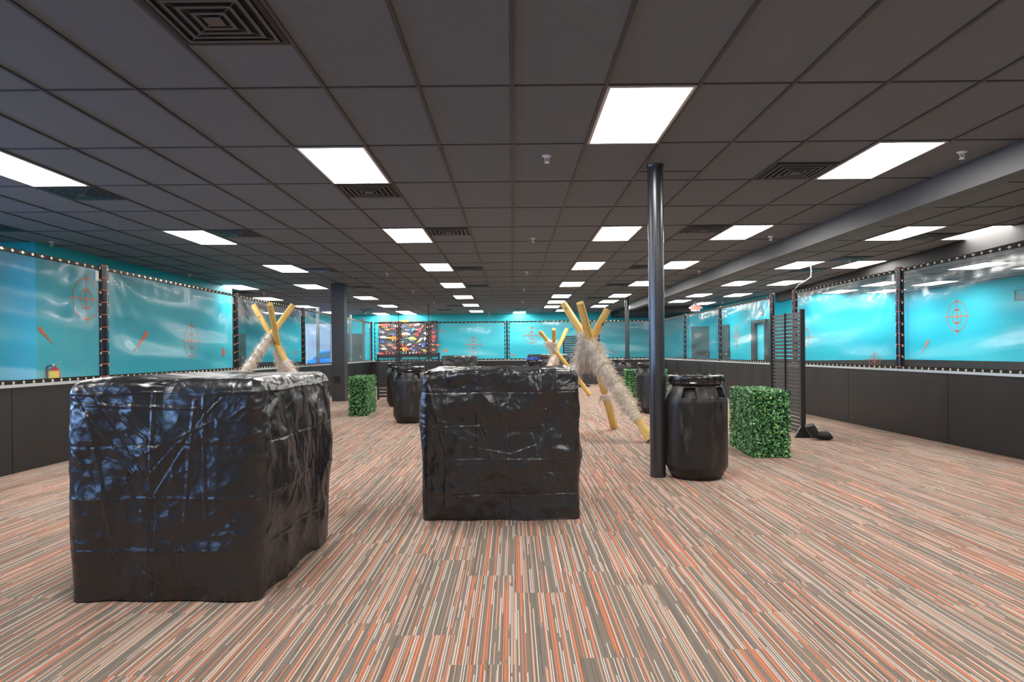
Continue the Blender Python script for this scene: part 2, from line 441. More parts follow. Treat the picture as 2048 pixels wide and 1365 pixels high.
# ------------------------------------------------------------------ paint on the walls
def target_mb(R):
    m = MB()
    def ring(r, w, n=56, a0=0, a1=2*PI):
        k = len(m.v); cl = abs(a1-a0-2*PI) < 1e-6
        cnt = n if cl else n+1
        for j in range(cnt):
            a = a0+(a1-a0)*j/n
            for rr_, h in ((r-w/2, 0), (r+w/2, 0), (r+w/2, .003), (r-w/2, .003)): m.v.append((rr_*math.cos(a), rr_*math.sin(a), h))
        for j in range(n):
            a = k+4*j; b = k+4*((j+1) % cnt)
            for q in range(4): m.f.append((a+q, a+(q+1) % 4, b+(q+1) % 4, b+q))
    ring(R, .05*R); ring(.48*R, .05*R)
    for a in (PI/2, -PI/2): ring(.46*R, .13*R, 12, a-.42, a+.42)
    for a in (PI/2, -PI/2): ring(R, .10*R, 8, a-.2, a+.2)
    m.lathe([(.13*R, 0), (.13*R, .003), (0, .003)], 20)
    w = .03*R
    m.box(-1.25*R, 1.25*R, -w, w, 0, .0035).box(-w, w, -1.25*R, 1.25*R, 0, .004)
    return m
def dart_mb(L):
    m = MB(); n = 14; vs = []
    for i in range(n+1):
        u = i/n; w = .085*L*math.sqrt(max(0, 1-((u-.93)/.07)**2)) if u > .93 else .085*L*u/.93
        vs += [(L*(u-.5), w, 0), (L*(u-.5), -w, 0), (L*(u-.5), -w, .003), (L*(u-.5), w, .003)]
    fs = [(4*i+q, 4*i+(q+1) % 4, 4*i+4+(q+1) % 4, 4*i+4+q) for i in range(n) for q in range(4)]
    return m.add(vs, fs)
def splat_mb(R):
    m = MB(); n = 60; ring = []
    for i in range(n):
        a = 2*PI*i/n; r = R*(.55+.35*max(0, math.sin(a*5.5+.6))**2 + .12*math.sin(a*11+1)); ring.append((r*math.cos(a), r*math.sin(a)))
    m.add([(x, y, 0) for x, y in ring]+[(x, y, .003) for x, y in ring], [tuple(range(n, 2*n))]+[(i, (i+1) % n, n+(i+1) % n, n+i) for i in range(n)])
    return m
WALLN = {'L': (Vector((0,1,0)), Vector((1,0,0))), 'B': (Vector((1,0,0)), Vector((0,-1,0))), 'R': (Vector((0,-1,0)), Vector((-1,0,0)))}
def paint(name, mb, side, p, ang=0, wall_name=''):
    u, n = WALLN[side]; v = Vector((0,0,1))
    ca, sa = math.cos(ang), math.sin(ang)
    U = u*ca + v*sa; V = -u*sa + v*ca
    o = obj(name, mb, M_ORANGE, bpy.data.objects[wall_name])
    o.matrix_local = Matrix(((U.x,V.x,n.x,p[0]),(U.y,V.y,n.y,p[1]),(U.z,V.z,n.z,p[2]),(0,0,0,1)))
    return o
e = .004
paint('painted_target', target_mb(.345), 'L', (-7.2+e, 11.24, 2.14), 0, 'wall_left')
paint('painted_target', target_mb(.345), 'L', (-7.2+e, 14.92, 1.49), 0, 'wall_left')
paint('painted_dart', dart_mb(.46), 'L', (-7.2+e, 10.27, 1.48), math.radians(142), 'wall_left')
paint('painted_dart', dart_mb(.72), 'L', (-7.2+e, 12.85, 1.42), math.radians(40), 'wall_left')
paint('painted_splat', splat_mb(.14), 'L', (-7.2+e, 16.55, 1.24), 0, 'wall_left')
def bwp(px_, py_): return ((px_-1024)/FPX*YW, YW-e, HC + (CYPX-.0094*(px_-1024)-py_)/FPX*YW)
for px_, py_, R in ((946, 690, .33), (1063, 671, .345), (1197, 665, .22), (589, 706, .11)): paint('painted_target', target_mb(R), 'B', bwp(px_, py_), 0, 'wall_back')
paint('painted_splat', splat_mb(.12), 'B', bwp(890, 702), 0, 'wall_back')
paint('painted_dart', dart_mb(.36), 'B', bwp(887, 664), math.radians(157), 'wall_back')
paint('painted_dart', dart_mb(.36), 'B', bwp(1021, 708), math.radians(-36), 'wall_back')
paint('painted_dart', dart_mb(.42), 'B', bwp(1228, 706), math.radians(137), 'wall_back')
paint('painted_target', target_mb(.41), 'R', (12.4-e, 18.55, 2.05), 0, 'wall_right')
paint('painted_dart', dart_mb(.62), 'R', (12.4-e, 20.0, 1.2), math.radians(48), 'wall_right')
paint('painted_target', target_mb(.19), 'B', (11.3, 20.77-e, .85), 0, 'wall_right_facing')
paint('painted_target', target_mb(.34), 'B', (8.98, 20.8-e, 1.55), 0, 'wall_right_facing')
paint('painted_target', target_mb(.36), 'R', (8.15-e, 24.2, 1.67), 0, 'wall_right_far')

# ------------------------------------------------------------------ ceiling lights, vents, sprinklers
lm = MB(); fr = MB()
hx, hy, b = T/2-.013, T-.013, .022
for x0, x1, y0, y1 in ((-hx, hx, -hy, -hy+b), (-hx, hx, hy-b, hy), (-hx, -hx+b, -hy+b, hy-b), (hx-b, hx, -hy+b, hy-b)): fr.box(x0, x1, y0, y1, -.012, 0)
lm.add([(-hx+b, -hy+b, -.008), (-hx+b, hy-b, -.008), (hx-b, hy-b, -.008), (hx-b, -hy+b, -.008)], [(0, 1, 2, 3)])
L0 = thing('ceiling_light', '', 'ceiling light')
obj('light_frame', fr, M_LFRAME, L0); obj('diffuser', lm, M_LAMP, L0)
cols = {
 'far left': [(-11, -1), (-11, 2), (-13, 13), (-13, 16), (-12, 10), (-17, 19), (-13, 19), (-18, 14)],  # nearest and hidden panels in this row are unseen, added to brighten the walls
 'left outer': [(-8, -2), (-8, 1), (-8, 4), (-8, 7), (-9, 10), (-8, 13), (-8, 16), (-8, 19), (-8, 20.0)],
 'left inner': [(-3, -2), (-3, 1), (-3, 4), (-3, 7), (-3, 10), (-3, 13), (-3, 16), (-3, 19)],
 'middle': [(2, -3), (1, 0), (2, 4), (2, 7), (2, 10), (2, 13), (2, 15), (2, 17), (3, 19)],
 'right': [(5, -2), (5, 1), (5, 4), (5, 7), (5, 10), (5, 13), (5, 15), (5, 17)]}
lights = []
for cname, cells in cols.items():
    for k, (i, j) in enumerate(sorted(cells, key=lambda q: q[1])): lights.append((GX+(i+.5)*T, GY+(j+.5)*2*T, cname, k+1))
lights.append((GX+.5*T, GY+20.5*2*T, 'single back wall', 1)); lights.append((GX-9.5*T, GY+20.5*2*T, 'single back left', 1))
for cname, i, js in (('beyond beam', 9, (-2, 1, 4, 7, 10, 13, 15)), ('right of beam outer', 11, (1, 4, 7, 10, 13, 16))):
    for k, j in enumerate(js): lights.append((RX0+(i+.5)*T, RY0+(j+.5)*2*T, cname, k+1))
for cname, x in (('side room inner', 9.9), ('side room outer', 11.3)):
    for k, y in enumerate((14.1, 17.8, 20.1)): lights.append((x, y, cname, k+1))
CT = {'far left': 'in the outermost left row', 'left outer': 'in the row by the left net', 'left inner': 'in the row left of centre', 'middle': 'in the row right of centre', 'right': 'in the row left of the beam',
      'beyond beam': 'in the row right of the beam', 'right of beam outer': 'in the row along the right soffit', 'side room inner': 'in the side room inner row', 'side room outer': 'in the side room outer row'}
seen_col = {}
for n, (x, y, cn, k) in enumerate(lights):
    o = L0 if n == 0 else copy_tree(L0)
    o.location = (x, y, CZ)
    off = y < 3.0 or (x < -6 and y < 9)
    if cn == 'single back wall': lab = 'bright ceiling light panel against the middle of the back wall'
    elif cn == 'single back left': lab = 'bright ceiling light panel at the back wall above the toy blaster board, leftmost'
    elif off: lab = 'ceiling light panel overhead of the camera %s' % CT[cn]
    else:
        seen_col[cn] = seen_col.get(cn, 0) + 1
        lab = 'bright ceiling light panel, %s from the front %s' % (ORD[seen_col[cn]], CT[cn])
    tag(o, lab, 'ceiling light', 'ceiling light panels')
# vents
V0 = thing('ceiling_vent', '', 'air vent')
vf = MB(); h = T/2-.014
def sqring(m, a, w, z0, z1):
    for x0, x1, y0, y1 in ((-a, a, -a, -a+w), (-a, a, a-w, a), (-a, -a+w, -a+w, a-w), (a-w, a, -a+w, a-w)): m.box(x0, x1, y0, y1, z0, z1)
sqring(vf, h, .03, -.012, 0); obj('frame', vf, M_SOFFIT, V0)
lv = MB()
for a, z in ((.250, -.012), (.196, -.015), (.142, -.018), (.088, -.021)): sqring(lv, a, .020, z-.004, z)
lv.cbox((0, 0, -.024), (.09, .09, .005))
for q in range(4):
    c_, s_ = math.cos(q*PI/2+PI/4), math.sin(q*PI/2+PI/4); lv.obox((c_*.05, s_*.05, -.021), (c_*.36, s_*.36, -.010), .006, .006)
obj('louvre', lv, mat('vent_black_enamel', (.045,.045,.05,1), .35), V0)
obj('duct', MB().box(-h+.03, h-.03, -h+.03, h-.03, -.002, 0), mat('duct_dark', (.008,.008,.008,1), .9), V0)
vents = [(-2.5, -.75, 'nearest the camera at the top edge'), (-7.5, 2.25, 'behind the big light at the left edge'), (-2.5, 2.25, 'behind the nearest light left of centre'), (4.5, 1.75, 'left of the big light at the right'),
 (-6.5, 4.25, 'right of the second light near the left net wall'), (-1.5, 4.25, 'right of the second light left of centre'), (4.5, 4.25, 'behind the round post near the beam'), (-1.5, 7.75, 'right of the third light left of centre'),
 (-6.5, 7.75, 'right of the third light near the left net wall'), (4.5, 7.75, 'left of the third light by the beam'), (-1.5, 10.75, 'right of the fourth light left of centre'), (4.5, 10.75, 'left of the fourth light by the beam'),
 (-6.5, 10.75, 'right of the square column top'), (-12.5, 11.75, 'above the left corridor'), (-9.5, 14.75, 'above the left net behind the square column'), (-3.5, 16.75, 'left of the sixth light left of centre'), (.5, 18.75, 'in front of the single light at the back wall'),
 (4.5, 14.25, 'near the far tripod tops'), (-9.5, 18.25, 'near the far left corner'), (-4.5, 18.75, 'above the toy blaster board'), (-11.5, 3.75, 'at the left edge over the corridor')]
for n, (i, j, where) in enumerate(vents):
    o = V0 if n == 0 else copy_tree(V0)
    o.location = (GX+i*T, GY+j*2*T, CZ); tag(o, 'black square ceiling air vent ' + where, 'air vent', 'square ceiling vents')
for x, y, where in ((RX0+10.5*T, RY0+4.75*2*T, 'between the two nearest lights right of the beam'), (RX0+10.5*T, RY0+8.25*2*T, 'behind the white hanging cable'), (RX0+10.5*T, RY0+6.75*2*T, 'between the second lights right of the beam')):
    o = copy_tree(V0); o.location = (x, y, CZ); tag(o, 'black square ceiling air vent ' + where, 'air vent', 'square ceiling vents')
# sprinklers
K0 = thing('fire_sprinkler', '', 'sprinkler')
obj('escutcheon', MB().lathe([(0, -.016), (.022, -.016), (.042, -.006), (.044, 0)][::-1], 24), M_WHITE, K0, 'all')
ar = MB()
for s_ in (-1, 1): ar.tube([(s_*.010, 0, -.014), (s_*.020, 0, -.028), (s_*.016, 0, -.045), (0, 0, -.058)], .0035, 6)
ar.tube([(0, 0, -.014), (0, 0, -.058)], .003, 6); obj('frame_arms', ar, M_WHITE, K0, 'all')
obj('deflector', MB().lathe([(.0, -.066), (.024, -.064), (.024, -.060), (0, -.058)], 12), M_WHITE, K0)
spk = [(.32, 5.88, 'in the centre aisle nearest the camera'), (3.99, 5.88, 'beside the beam nearest the camera'), (-6.96, 10.06, 'over the left wall corner'), (-6.92, 14.29, 'over the left corridor wall'), (.33, 10.16, 'second in the centre aisle'), (3.97, 10.18, 'second beside the beam'),
 (-2.71, 14.45, 'near the square column'), (.33, 14.42, 'third in the centre aisle'), (4.1, 14.54, 'third beside the beam'), (.34, 18.45, 'fourth in the centre aisle'), (-2.76, 18.59, 'left of the fourth centre aisle one'), (6.55, 12.89, 'between the lights right of the beam'), (-7.0, 18.76, 'over the far left corridor'), (-2.69, 22.91, 'in front of the toy blaster board'), (.36, 22.84, 'farthest in the centre aisle'), (7.6, 24.0, 'near the exit sign')]
for n, (x, y, where) in enumerate(spk):
    o = K0 if n == 0 else copy_tree(K0)
    o.location = (x, y, CZ); tag(o, 'small white ceiling fire sprinkler ' + where, 'sprinkler', 'ceiling sprinklers')
def sec_cam(x, y, lab, wallmount=False):
    z = CZ
    o = thing('security_camera', lab, 'security camera', (x, y, z))
    obj('mount', MB().lathe([(.05, 0), (.05, -.02), (.02, -.03), (.02, -.06)][::-1], 16), M_WHITE, o)
    obj('housing', MB().tube([(0, .09, -.085), (0, -.11, -.10)], [.045, .05], 14), M_WHITE, o, True)
    obj('lens', MB().tube([(0, -.1105, -.10), (0, -.118, -.1005)], .036, 14), M_BLACK, o)
sec_cam(-5.9, 26.6, 'white bullet security camera on the ceiling right of the square column')
sec_cam(-1.0, 29.4, 'white bullet security camera at the back wall above the vinyl')

# ------------------------------------------------------------------ net walls: posts and clear vinyl
GS = .1415
gm = None
def tor(R, r, n=12, k=6):
    m = MB()
    for i in range(n):
        a = 2*PI*i/n
        for j in range(k):
            b_ = 2*PI*j/k; m.v.append(((R+r*math.cos(b_))*math.cos(a), (R+r*math.cos(b_))*math.sin(a), r*math.sin(b_)))
    for i in range(n):
        for j in range(k): m.f.append((i*k+j, ((i+1) % n)*k+j, ((i+1) % n)*k+(j+1) % k, i*k+(j+1) % k))
    return m
def vinyl(label, side, a0, a1, seed, tagmark=True, z0=.90, z1=2.285, waves=1.0):
    """clear panel between two posts; local x along the wall, y toward the room, z up"""
    global gm
    Lw = a1-a0; e_ = .085
    if side == 'L': loc, rz = (XL, a0, 0), PI/2     # local x -> +Y ; local y -> -X
    elif side == 'R': loc, rz = (XR, a0, 0), PI/2
    else: loc, rz = (a0, YB, 0), 0
    o = thing('vinyl_panel', label, 'clear vinyl panel', loc, rz, 'clear vinyl net panels')
    sg = {'L': -1, 'R': 1, 'B': -1}[side]           # local y direction that faces the room
    rs = np.random.RandomState(seed); ph = rs.rand(8)*6.28
    H = z1-z0
    def sh(u, v):
        x = e_+u*(Lw-2*e_); z = z0+.03+v*(H-.06)
        edge = min(1, 8*u, 8*(1-u), 8*v, 8*(1-v)); edge = max(edge, 0)
        y = .013*math.sin(z*7.5+1.1*math.sin(x*1.1+ph[0])+ph[1]) + .006*math.sin(z*15+x*1.7+ph[2]) + .008*math.sin(x*3.1+z*4.2+ph[3])
        for cx in (0, Lw):
            dx, dz = abs(x-cx), z1+.1-z; r = math.hypot(dx, dz); an = math.atan2(dz, dx+1e-6)
            y += .010*math.sin(an*19+ph[4])*math.exp(-r/.7)*min(1, r/.45)
        y += .005*math.sin(x*21+ph[5]+.6*math.sin(z*5))*max(0, (z-(z1-.5))/.5)
        return (x, y*edge*waves, z)
    obj('clear_sheet', MB().grid(sh, max(40, int(Lw*26)), 44), M_VINYL, o, 'all')
    hm = MB(); w = .052
    ng = max(2, int(round((Lw-.16)/GS))); st = (Lw-.16)/ng
    sag = lambda x: .012*math.sin((x-.08)/st*PI)**2
    n = ng*4
    for zc in (z1-.03, z0+.012):
        k = len(hm.v); top = zc > 1.5
        for i in range(n+1):
            x = .0585+(Lw-.117)*i/n; d = -sag(x)*(1 if top else 0)
            for yy, zz in ((-.006, -w/2), (.006, -w/2), (.006, w/2+d), (-.006, w/2+d)): hm.v.append((x, yy, zc+zz))
        for i in range(n):
            for q in range(4): hm.f.append((k+4*i+q, k+4*i+4+q, k+4*i+4+(q+1) % 4, k+4*i+(q+1) % 4))
    for x in (.0745, Lw-.0745): hm.box(x-.016, x+.016, -.0065, .0065, z0, z1-.01)
    obj('hem', hm, M_HEM, o)
    rope = MB(); pts = []
    for i in range(ng+1):
        x = .08+st*i; pts += [(x, sg*(.010 if i % 2 else -.010), z1-.032)]
    rope.tube(pts, .0026, 5); obj('rope', rope, mat('pale_rope', (.62,.57,.48,1), .7), o)
    if gm is None:
        t_ = tor(.0115, .0042).xf(Matrix.Rotation(PI/2, 4, 'X')); gm = obj('grommet', t_, M_BRASS, o, 'all'); gpar = gm; first = [True]
    spots = [(.08+st*i, z1-.032) for i in range(ng+1)] + [(.08+st*i, z0+.012) for i in range(ng+1)]
    nv = 9
    spots += [(x, z0+.012+(H-.044)*k/(nv)) for x in (.0745, Lw-.0745) for k in range(1, nv)]
    for q, (x, z) in enumerate(spots):
        if q == 0 and gm.parent is o: c_ = gm
        else: c_ = gm.copy(); COL.objects.link(c_)
        c_.parent = o; c_.location = (x, sg*.0075, z)
    if tagmark:
        x = Lw-.14 if side != 'R' else .14
        obj('care_label', MB().box(x-.03, x+.03, sg*.010-.001, sg*.010+.001, z1-.19, z1-.075), M_WHITE, o)
def post(label, side, a, h=2.30, zig=False, z0=HW-.005):
    if side == 'L': loc, rz = (XL, a, 0), PI/2
    elif side == 'R': loc, rz = (XR, a, 0), PI/2
    else: loc, rz = (a, YB, 0), 0
    o = thing('padded_post', label, 'post', loc, rz, 'laced net posts')
    sg = {'L': -1, 'R': 1, 'B': -1}[side]
    r = .046 if side != 'B' else .034
    obj('pole', MB().lathe([(0, z0), (r, z0), (r, h-.01), (r-.008, h), (0, h)], 20), M_PADVINYL, o, True)
    H = h-.02-z0; nr = 10
    for k in range(nr):
        cd = MB(); z = z0+.03+H*(k/(nr-1))*.985
        cd.tube([(-.0615, sg*.012, z), (-.044, sg*.034, z), (0, sg*.052, z+.003), (.044, sg*.034, z), (.0615, sg*.012, z)], .0042, 6)
        if zig and k < nr-1:
            z2 = z0+.03+H*((k+1)/(nr-1))*.985
            cd.tube([(.044, sg*.034, z), (0, sg*.0525, (z+z2)/2), (-.044, sg*.034, z2)], .0042, 6)
        obj('lacing_cord', cd, M_CORD, o, 'all')
lp = [3.5, 8.22, 12.15, 16.05, YB-.10]
names = ['nearest the camera on the left net wall', 'second on the left net wall, target behind it', 'third on the left net wall behind the left log tripod', 'farthest on the left net wall behind the square column']
for k in range(4): vinyl('clear vinyl panel ' + names[k], 'L', lp[k], lp[k+1], 20+k)
for k, nm in ((1, 'nearest laced black post on the left half wall'), (2, 'laced black post left of the left log tripod'), (3, 'laced black post left of the square column')): post(nm + ' with orange cord', 'L', lp[k])
vinyl('clear vinyl panel at the right edge of the photo', 'R', 4.4, 9.18, 40)
vinyl('clear vinyl panel between the near right post and the tall slat screen', 'R', 9.18, 12.58, 41)
vinyl('clear vinyl panel beyond the gate, door frame behind it', 'R', 13.68, 17.12, 42)
vinyl('clear vinyl panel with the dark doors behind it', 'R', 17.12, 20.6, 43)
vinyl('clear vinyl panel farthest on the right net wall', 'R', 20.6, YB-.10, 44)
post('laced black post nearest the camera on the right half wall', 'R', 9.18)
post('black post behind the slat screen with zigzag orange cord and white cable', 'R', 12.58, 2.31, True)
post('black gate post at the left edge of the slat screen with zigzag cord', 'R', 13.68, 2.33, True)
post('laced black post second to the left of the slat screen', 'R', 17.12)
post('laced black post farthest on the right half wall', 'R', 20.6)
bp = [XL+.06, -4.05, -2.98, -.19, 2.72, XR-.06]
bn = ['left end of the back net wall', 'between the two posts before the toy blaster board', 'right of the toy blaster board', 'middle of the back net wall with the round target', 'right end of the back net wall']
for k in range(5): vinyl('clear vinyl panel at the ' + bn[k] if k in (0, 3, 4) else 'clear vinyl panel ' + bn[k] + ' on the back net', 'B', bp[k], bp[k+1], 60+k, k > 1, waves=.5)
post('corner post of the left and back net walls with zigzag cord', 'B', bp[0]-.04, zig=True)
post('laced post crossing the left part of the toy blaster board', 'B', bp[1], zig=True)
post('laced post crossing the right edge of the toy blaster board', 'B', bp[2], zig=True)
post('laced post left of the round target on the back net wall', 'B', bp[3])
post('laced post behind the big log tripod on the back net wall', 'B', bp[4])
post('corner post of the right and back net walls', 'B', bp[5]+.04)
for y, w in ((17.75, 'nearest, left of the square column'), (21.35, 'right of the square column'), (23.2, 'by the far left corner')):
    tag(obj('grey_pipe', MB().tube([(XL-.14, y, 0), (XL-.14, y, 2.42)], .045, 14), M_GREY, None, True), 'plain grey upright pipe behind the left net, ' + w, 'pipe', 'grey pipes behind the left net')
# cables
tag(obj('white_cable', MB().tube([(6.12, 13.62, CZ-.02), (6.1, 13.55, 2.78), (5.98, 13.3, 2.62), (5.72, 13.0, 2.50), (5.5, 12.75, 2.42), (5.38, 12.62, 2.33), (5.35, 12.6, 2.31)], .0065, 8), M_WHITE, None, 'all'), 'white cable looping from the ceiling to the post behind the slat screen', 'cable')
for x, w in ((bp[1], 'left'), (bp[2], 'right')):
    tag(obj('black_cable', MB().tube([(x, YB, 2.30), (x-.02, YB, 2.6), (x-.01, YB, CZ)], .012, 6), M_BLACK), 'thin black cable from the ceiling to the %s post at the toy blaster board' % w, 'cable', 'cables at the blaster board')

# ------------------------------------------------------------------ column and poles
cl = MB().box(-4.47, -4.15, 16.42, 16.74, 0, CZ)
c_ = tag(obj('square_column', cl, mat('column_black_paint', (.042,.042,.045,1), .45), None, bevel=.006), 'square black column beside the left half wall', 'column')
obj('hatch', MB().box(-4.40, -4.25, 16.412, 16.42, .45, .62), M_BLACK, c_)
def pole(x, y, r, lab):
    o = thing('round_post', lab, 'pole', (x, y, 0))
    obj('shaft', MB().lathe([(r, .012), (r, CZ-.02)], 40), M_POLE, o, True)
    obj('base_ring', MB().lathe([(r*1.02, 0), (r*1.02, .012), (r*1.005, .09), (r, .094)], 40), M_POLE, o, True)
    obj('ceiling_collar', MB().lathe([(r*1.06, CZ-.02), (r*1.14, CZ)], 40), M_POLE, o, True)
pole(1.35, 6.22, .0715, 'glossy black round post standing in front of the nearest drum on the right')
pole(3.80, 22.0, .070, 'black round post far back near the end of the beam')

# ------------------------------------------------------------------ covered boxes
def vor(p, scale, seed):
    q = p*scale; ci = np.floor(q).astype(np.int64); best = np.full(len(q), 9.0)
    for dx in (-1, 0, 1):
        for dy in (-1, 0, 1):
            for dz in (-1, 0, 1):
                cc = ci+[dx, dy, dz]
                hsh = (cc[:, 0]*73856093 ^ cc[:, 1]*19349663 ^ cc[:, 2]*83492791) + seed*7919
                r = np.stack([((hsh*k) & 0x7fffffff) % 10007/10007.0 for k in (1103515245, 22695477, 134775813)], 1)
                best = np.minimum(best, ((cc+r-q)**2).sum(1))
    return np.sqrt(best)
def tri(x): return np.abs((x % 1.0)*2-1)
def lattice(q, seed):
    """random heights on a unit lattice, linear in between: flat facets with creases on the lattice planes"""
    ci = np.floor(q).astype(np.int64); f = q-ci; out = np.zeros(len(q))
    for dx in (0, 1):
        for dy in (0, 1):
            for dz in (0, 1):
                hsh = ((ci[:, 0]+dx)*73856093 ^ (ci[:, 1]+dy)*19349663 ^ (ci[:, 2]+dz)*83492791) + seed*7919
                r = ((hsh*1103515245+12345) & 0x7fffffff) % 10007/10007.0-.5
                out += r*(f[:, 0] if dx else 1-f[:, 0])*(f[:, 1] if dy else 1-f[:, 1])*(f[:, 2] if dz else 1-f[:, 2])
    return out
def crumple(p, seed, step, off=(0, 0, 0)):
    rs = np.random.RandomState(seed); h = lattice((p-np.array(off))/np.array(step), seed)*.052
    warp = np.stack([np.sin(p[:, (k+1) % 3]*6.1+rs.rand()*6)*.02+np.sin(p[:, (k+2) % 3]*13+rs.rand()*6)*.008 for k in range(3)], 1)
    q = p+warp
    for s_, a in ((.24, .036), (.15, .030), (.10, .018), (.06, .0095), (.034, .0035)):
        A = np.linalg.qr(rs.randn(3, 3))[0]
        msk = .3+.9*(.5+.5*np.sin(p@rs.randn(3)*4+rs.rand()*6))
        h += a*msk*lattice((q@A)/s_+rs.rand(3)*9, seed+int(s_*1000))
    h += .007*(vor(q, 5.0, seed)-.5)
    return h
def covered_box(label, x0, x1, y0, y1, H, N, seed, folds, lines=(), rz=0, sag=.02, rad=.05):
    cx, cy_ = (x0+x1)/2, (y0+y1)/2; hx_, hy_ = (x1-x0)/2, (y1-y0)/2
    o = thing('covered_box', label, 'covered box', (cx, cy_, 0), rz, 'boxes under black plastic covers')
    P, F = [], []
    lin_ = np.linspace(0, 1, N+1)
    def face(fn):
        k = sum(len(a) for a in P); u, v = np.meshgrid(lin_, lin_); P.append(fn(u.ravel(), v.ravel()))
        i, j = np.meshgrid(np.arange(N), np.arange(N)); a = k+(j*(N+1)+i).ravel()
        F.append(np.stack([a, a+1, a+N+2, a+N+1], 1))
    face(lambda u, v: np.stack([-hx_+2*hx_*u, np.full_like(u, -hy_), H*v], 1))
    face(lambda u, v: np.stack([hx_-2*hx_*u, np.full_like(u, hy_), H*v], 1))
    face(lambda u, v: np.stack([np.full_like(u, hx_), -hy_+2*hy_*u, H*v], 1))
    face(lambda u, v: np.stack([np.full_like(u, -hx_), hy_-2*hy_*u, H*v], 1))
    face(lambda u, v: np.stack([-hx_+2*hx_*u, -hy_+2*hy_*v, np.full_like(u, H)], 1))
    p = np.concatenate(P); f = np.concatenate(F)
    inner = np.stack([np.clip(p[:, 0], -hx_+rad, hx_-rad), np.clip(p[:, 1], -hy_+rad, hy_-rad), np.clip(p[:, 2], -9, H-rad)], 1)
    d = p-inner; ln = np.linalg.norm(d, axis=1, keepdims=True); n = d/np.maximum(ln, 1e-9)
    pos = inner+n*rad
    fd = {q[0]: q[1] for q in folds}; fo_ = {q[0]: (q[2] if len(q) > 2 else 0) for q in folds}; h = crumple(p, seed, [fd.get(0, fd.get(1, .22)), fd.get(1, fd.get(0, .22)), fd[2]], [fo_.get(k, 0) for k in range(3)])
    # packed fold grid: shallow creases
    wob = .003*np.sin(p[:, 2]*13)+.003*np.sin(p[:, 0]*11+p[:, 1]*12)
    side = np.abs(n[:, 2]) < .6
    for ax, step in fd.items():
        pa = p[:, ax]-fo_[ax]
        sel = (np.abs(n[:, ax]) < .6)
        t_ = ((pa+wob)/step+.5) % 1.0; dd = np.abs(t_-.5)*step
        idx = np.floor((pa+wob)/step+.5)
        h += sel*np.where(dd < .008, .0052*(1-dd/.009)*np.where(idx % 3 == 0, -1, 1), 0)*(.4+.6*np.sin(p[:, 0]*9+p[:, 1]*7+p[:, 2]*8+idx)**2)
    # tension ridges running between points of the near face (u across, v up, metres)
    for (ua, va, ub, vb, amp, wid) in lines:
        a = np.array([ua-hx_, va]); b_ = np.array([ub-hx_, vb]); q = p[:, [0, 2]]
        tt = np.clip(((q-a)@(b_-a))/((b_-a)@(b_-a)), 0, 1); dist = np.linalg.norm(q-a-tt[:, None]*(b_-a), axis=1)
        h += (n[:, 1] < -.5)*amp*np.maximum(0, 1-dist/wid)
    # loose drape: bulge low, hang near the hem
    h += side*(sag*.35*np.sin(np.clip(p[:, 2]/H, 0, 1)*PI) + .010*np.sin(p[:, 0]*14+p[:, 1]*11+seed)*(1-p[:, 2]/H)**2)
    ed = np.minimum(hx_-np.abs(p[:, 0]), hy_-np.abs(p[:, 1])); ed2 = np.maximum(hx_-np.abs(p[:, 0]), hy_-np.abs(p[:, 1]))
    h *= np.where(n[:, 2] > .7, 1, .35+.65*np.clip(ed2/.12, 0, 1))
    pos = pos+n*(h*np.where(n[:, 2] > .7, .55, 1.0))[:, None]
    pos[:, 2] = np.where(p[:, 2] < 1e-4, .004, np.maximum(pos[:, 2], .004))
    me = bpy.data.meshes.new('plastic_cover'); me.from_pydata(pos.tolist(), [], f.tolist())
    bm = bmesh.new(); bm.from_mesh(me); bmesh.ops.remove_doubles(bm, verts=bm.verts, dist=.0006); bmesh.ops.recalc_face_normals(bm, faces=bm.faces); bm.to_mesh(me); bm.free()
    me.polygons.foreach_set('use_smooth', [True]*len(me.polygons)); me.materials.append(M_COVER)
    co = bpy.data.objects.new('plastic_cover', me); COL.objects.link(co); co.parent = o
    return o
A_lines = [(u0, v0, u1, v1, a*.42, w*.6) for u0, v0, u1, v1, a, w in ((.05, .98, .42, .50, .016, .02), (.10, 1.02, .40, .78, .014, .018), (.42, .62, .72, .95, .014, .018), (.42, .52, .66, .90, -.012, .016), (.42, 1.0, .42, .52, .014, .02), (.12, .90, .22, .30, .016, .03),
           (.22, .30, .24, .02, .014, .03), (.42, .52, .40, .05, -.014, .025), (.42, .50, .60, .40, .012, .018), (.62, .96, .56, .25, .014, .022), (.56, .25, .55, .03, .014, .03), (.30, .62, .36, .45, -.014, .02), (.24, .26, .42, .10, .013, .02), (.05, .95, .70, .92, .010, .02),
           (.46, .66, .74, .98, -.010, .014), (.15, .98, .40, .60, -.010, .016), (.30, .80, .44, .66, .010, .014), (.40, .72, .70, .86, .010, .014), (.66, .98, .68, .04, .012, .018))]
covered_box('black plastic covered box nearest the camera at the left', -2.13, -1.20, 3.16, 4.36, 1.065, 220, 3, ((1, .26), (2, .25)), A_lines, 0, .03, .07)
covered_box('black plastic covered box with square fold creases in the middle foreground', -.645, .465, 4.66, 5.80, 1.055, 220, 5, ((0, .222, .06), (1, .22), (2, .237, .185)), [(a, b, c_, d, e_*.4, w*.55) for a, b, c_, d, e_, w in ((.05, .95, .16, .50, .012, .018), (.30, .52, .62, .46, .012, .016), (.62, .46, .80, .52, .012, .016), (.80, .95, .90, .70, .012, .02), (.95, 1.0, .86, .72, .012, .02), (.12, .36, .2, .27, .010, .015), (.40, .70, .46, .55, -.012, .02), (.78, .62, .86, .36, -.012, .02))], 0, .015, .05)
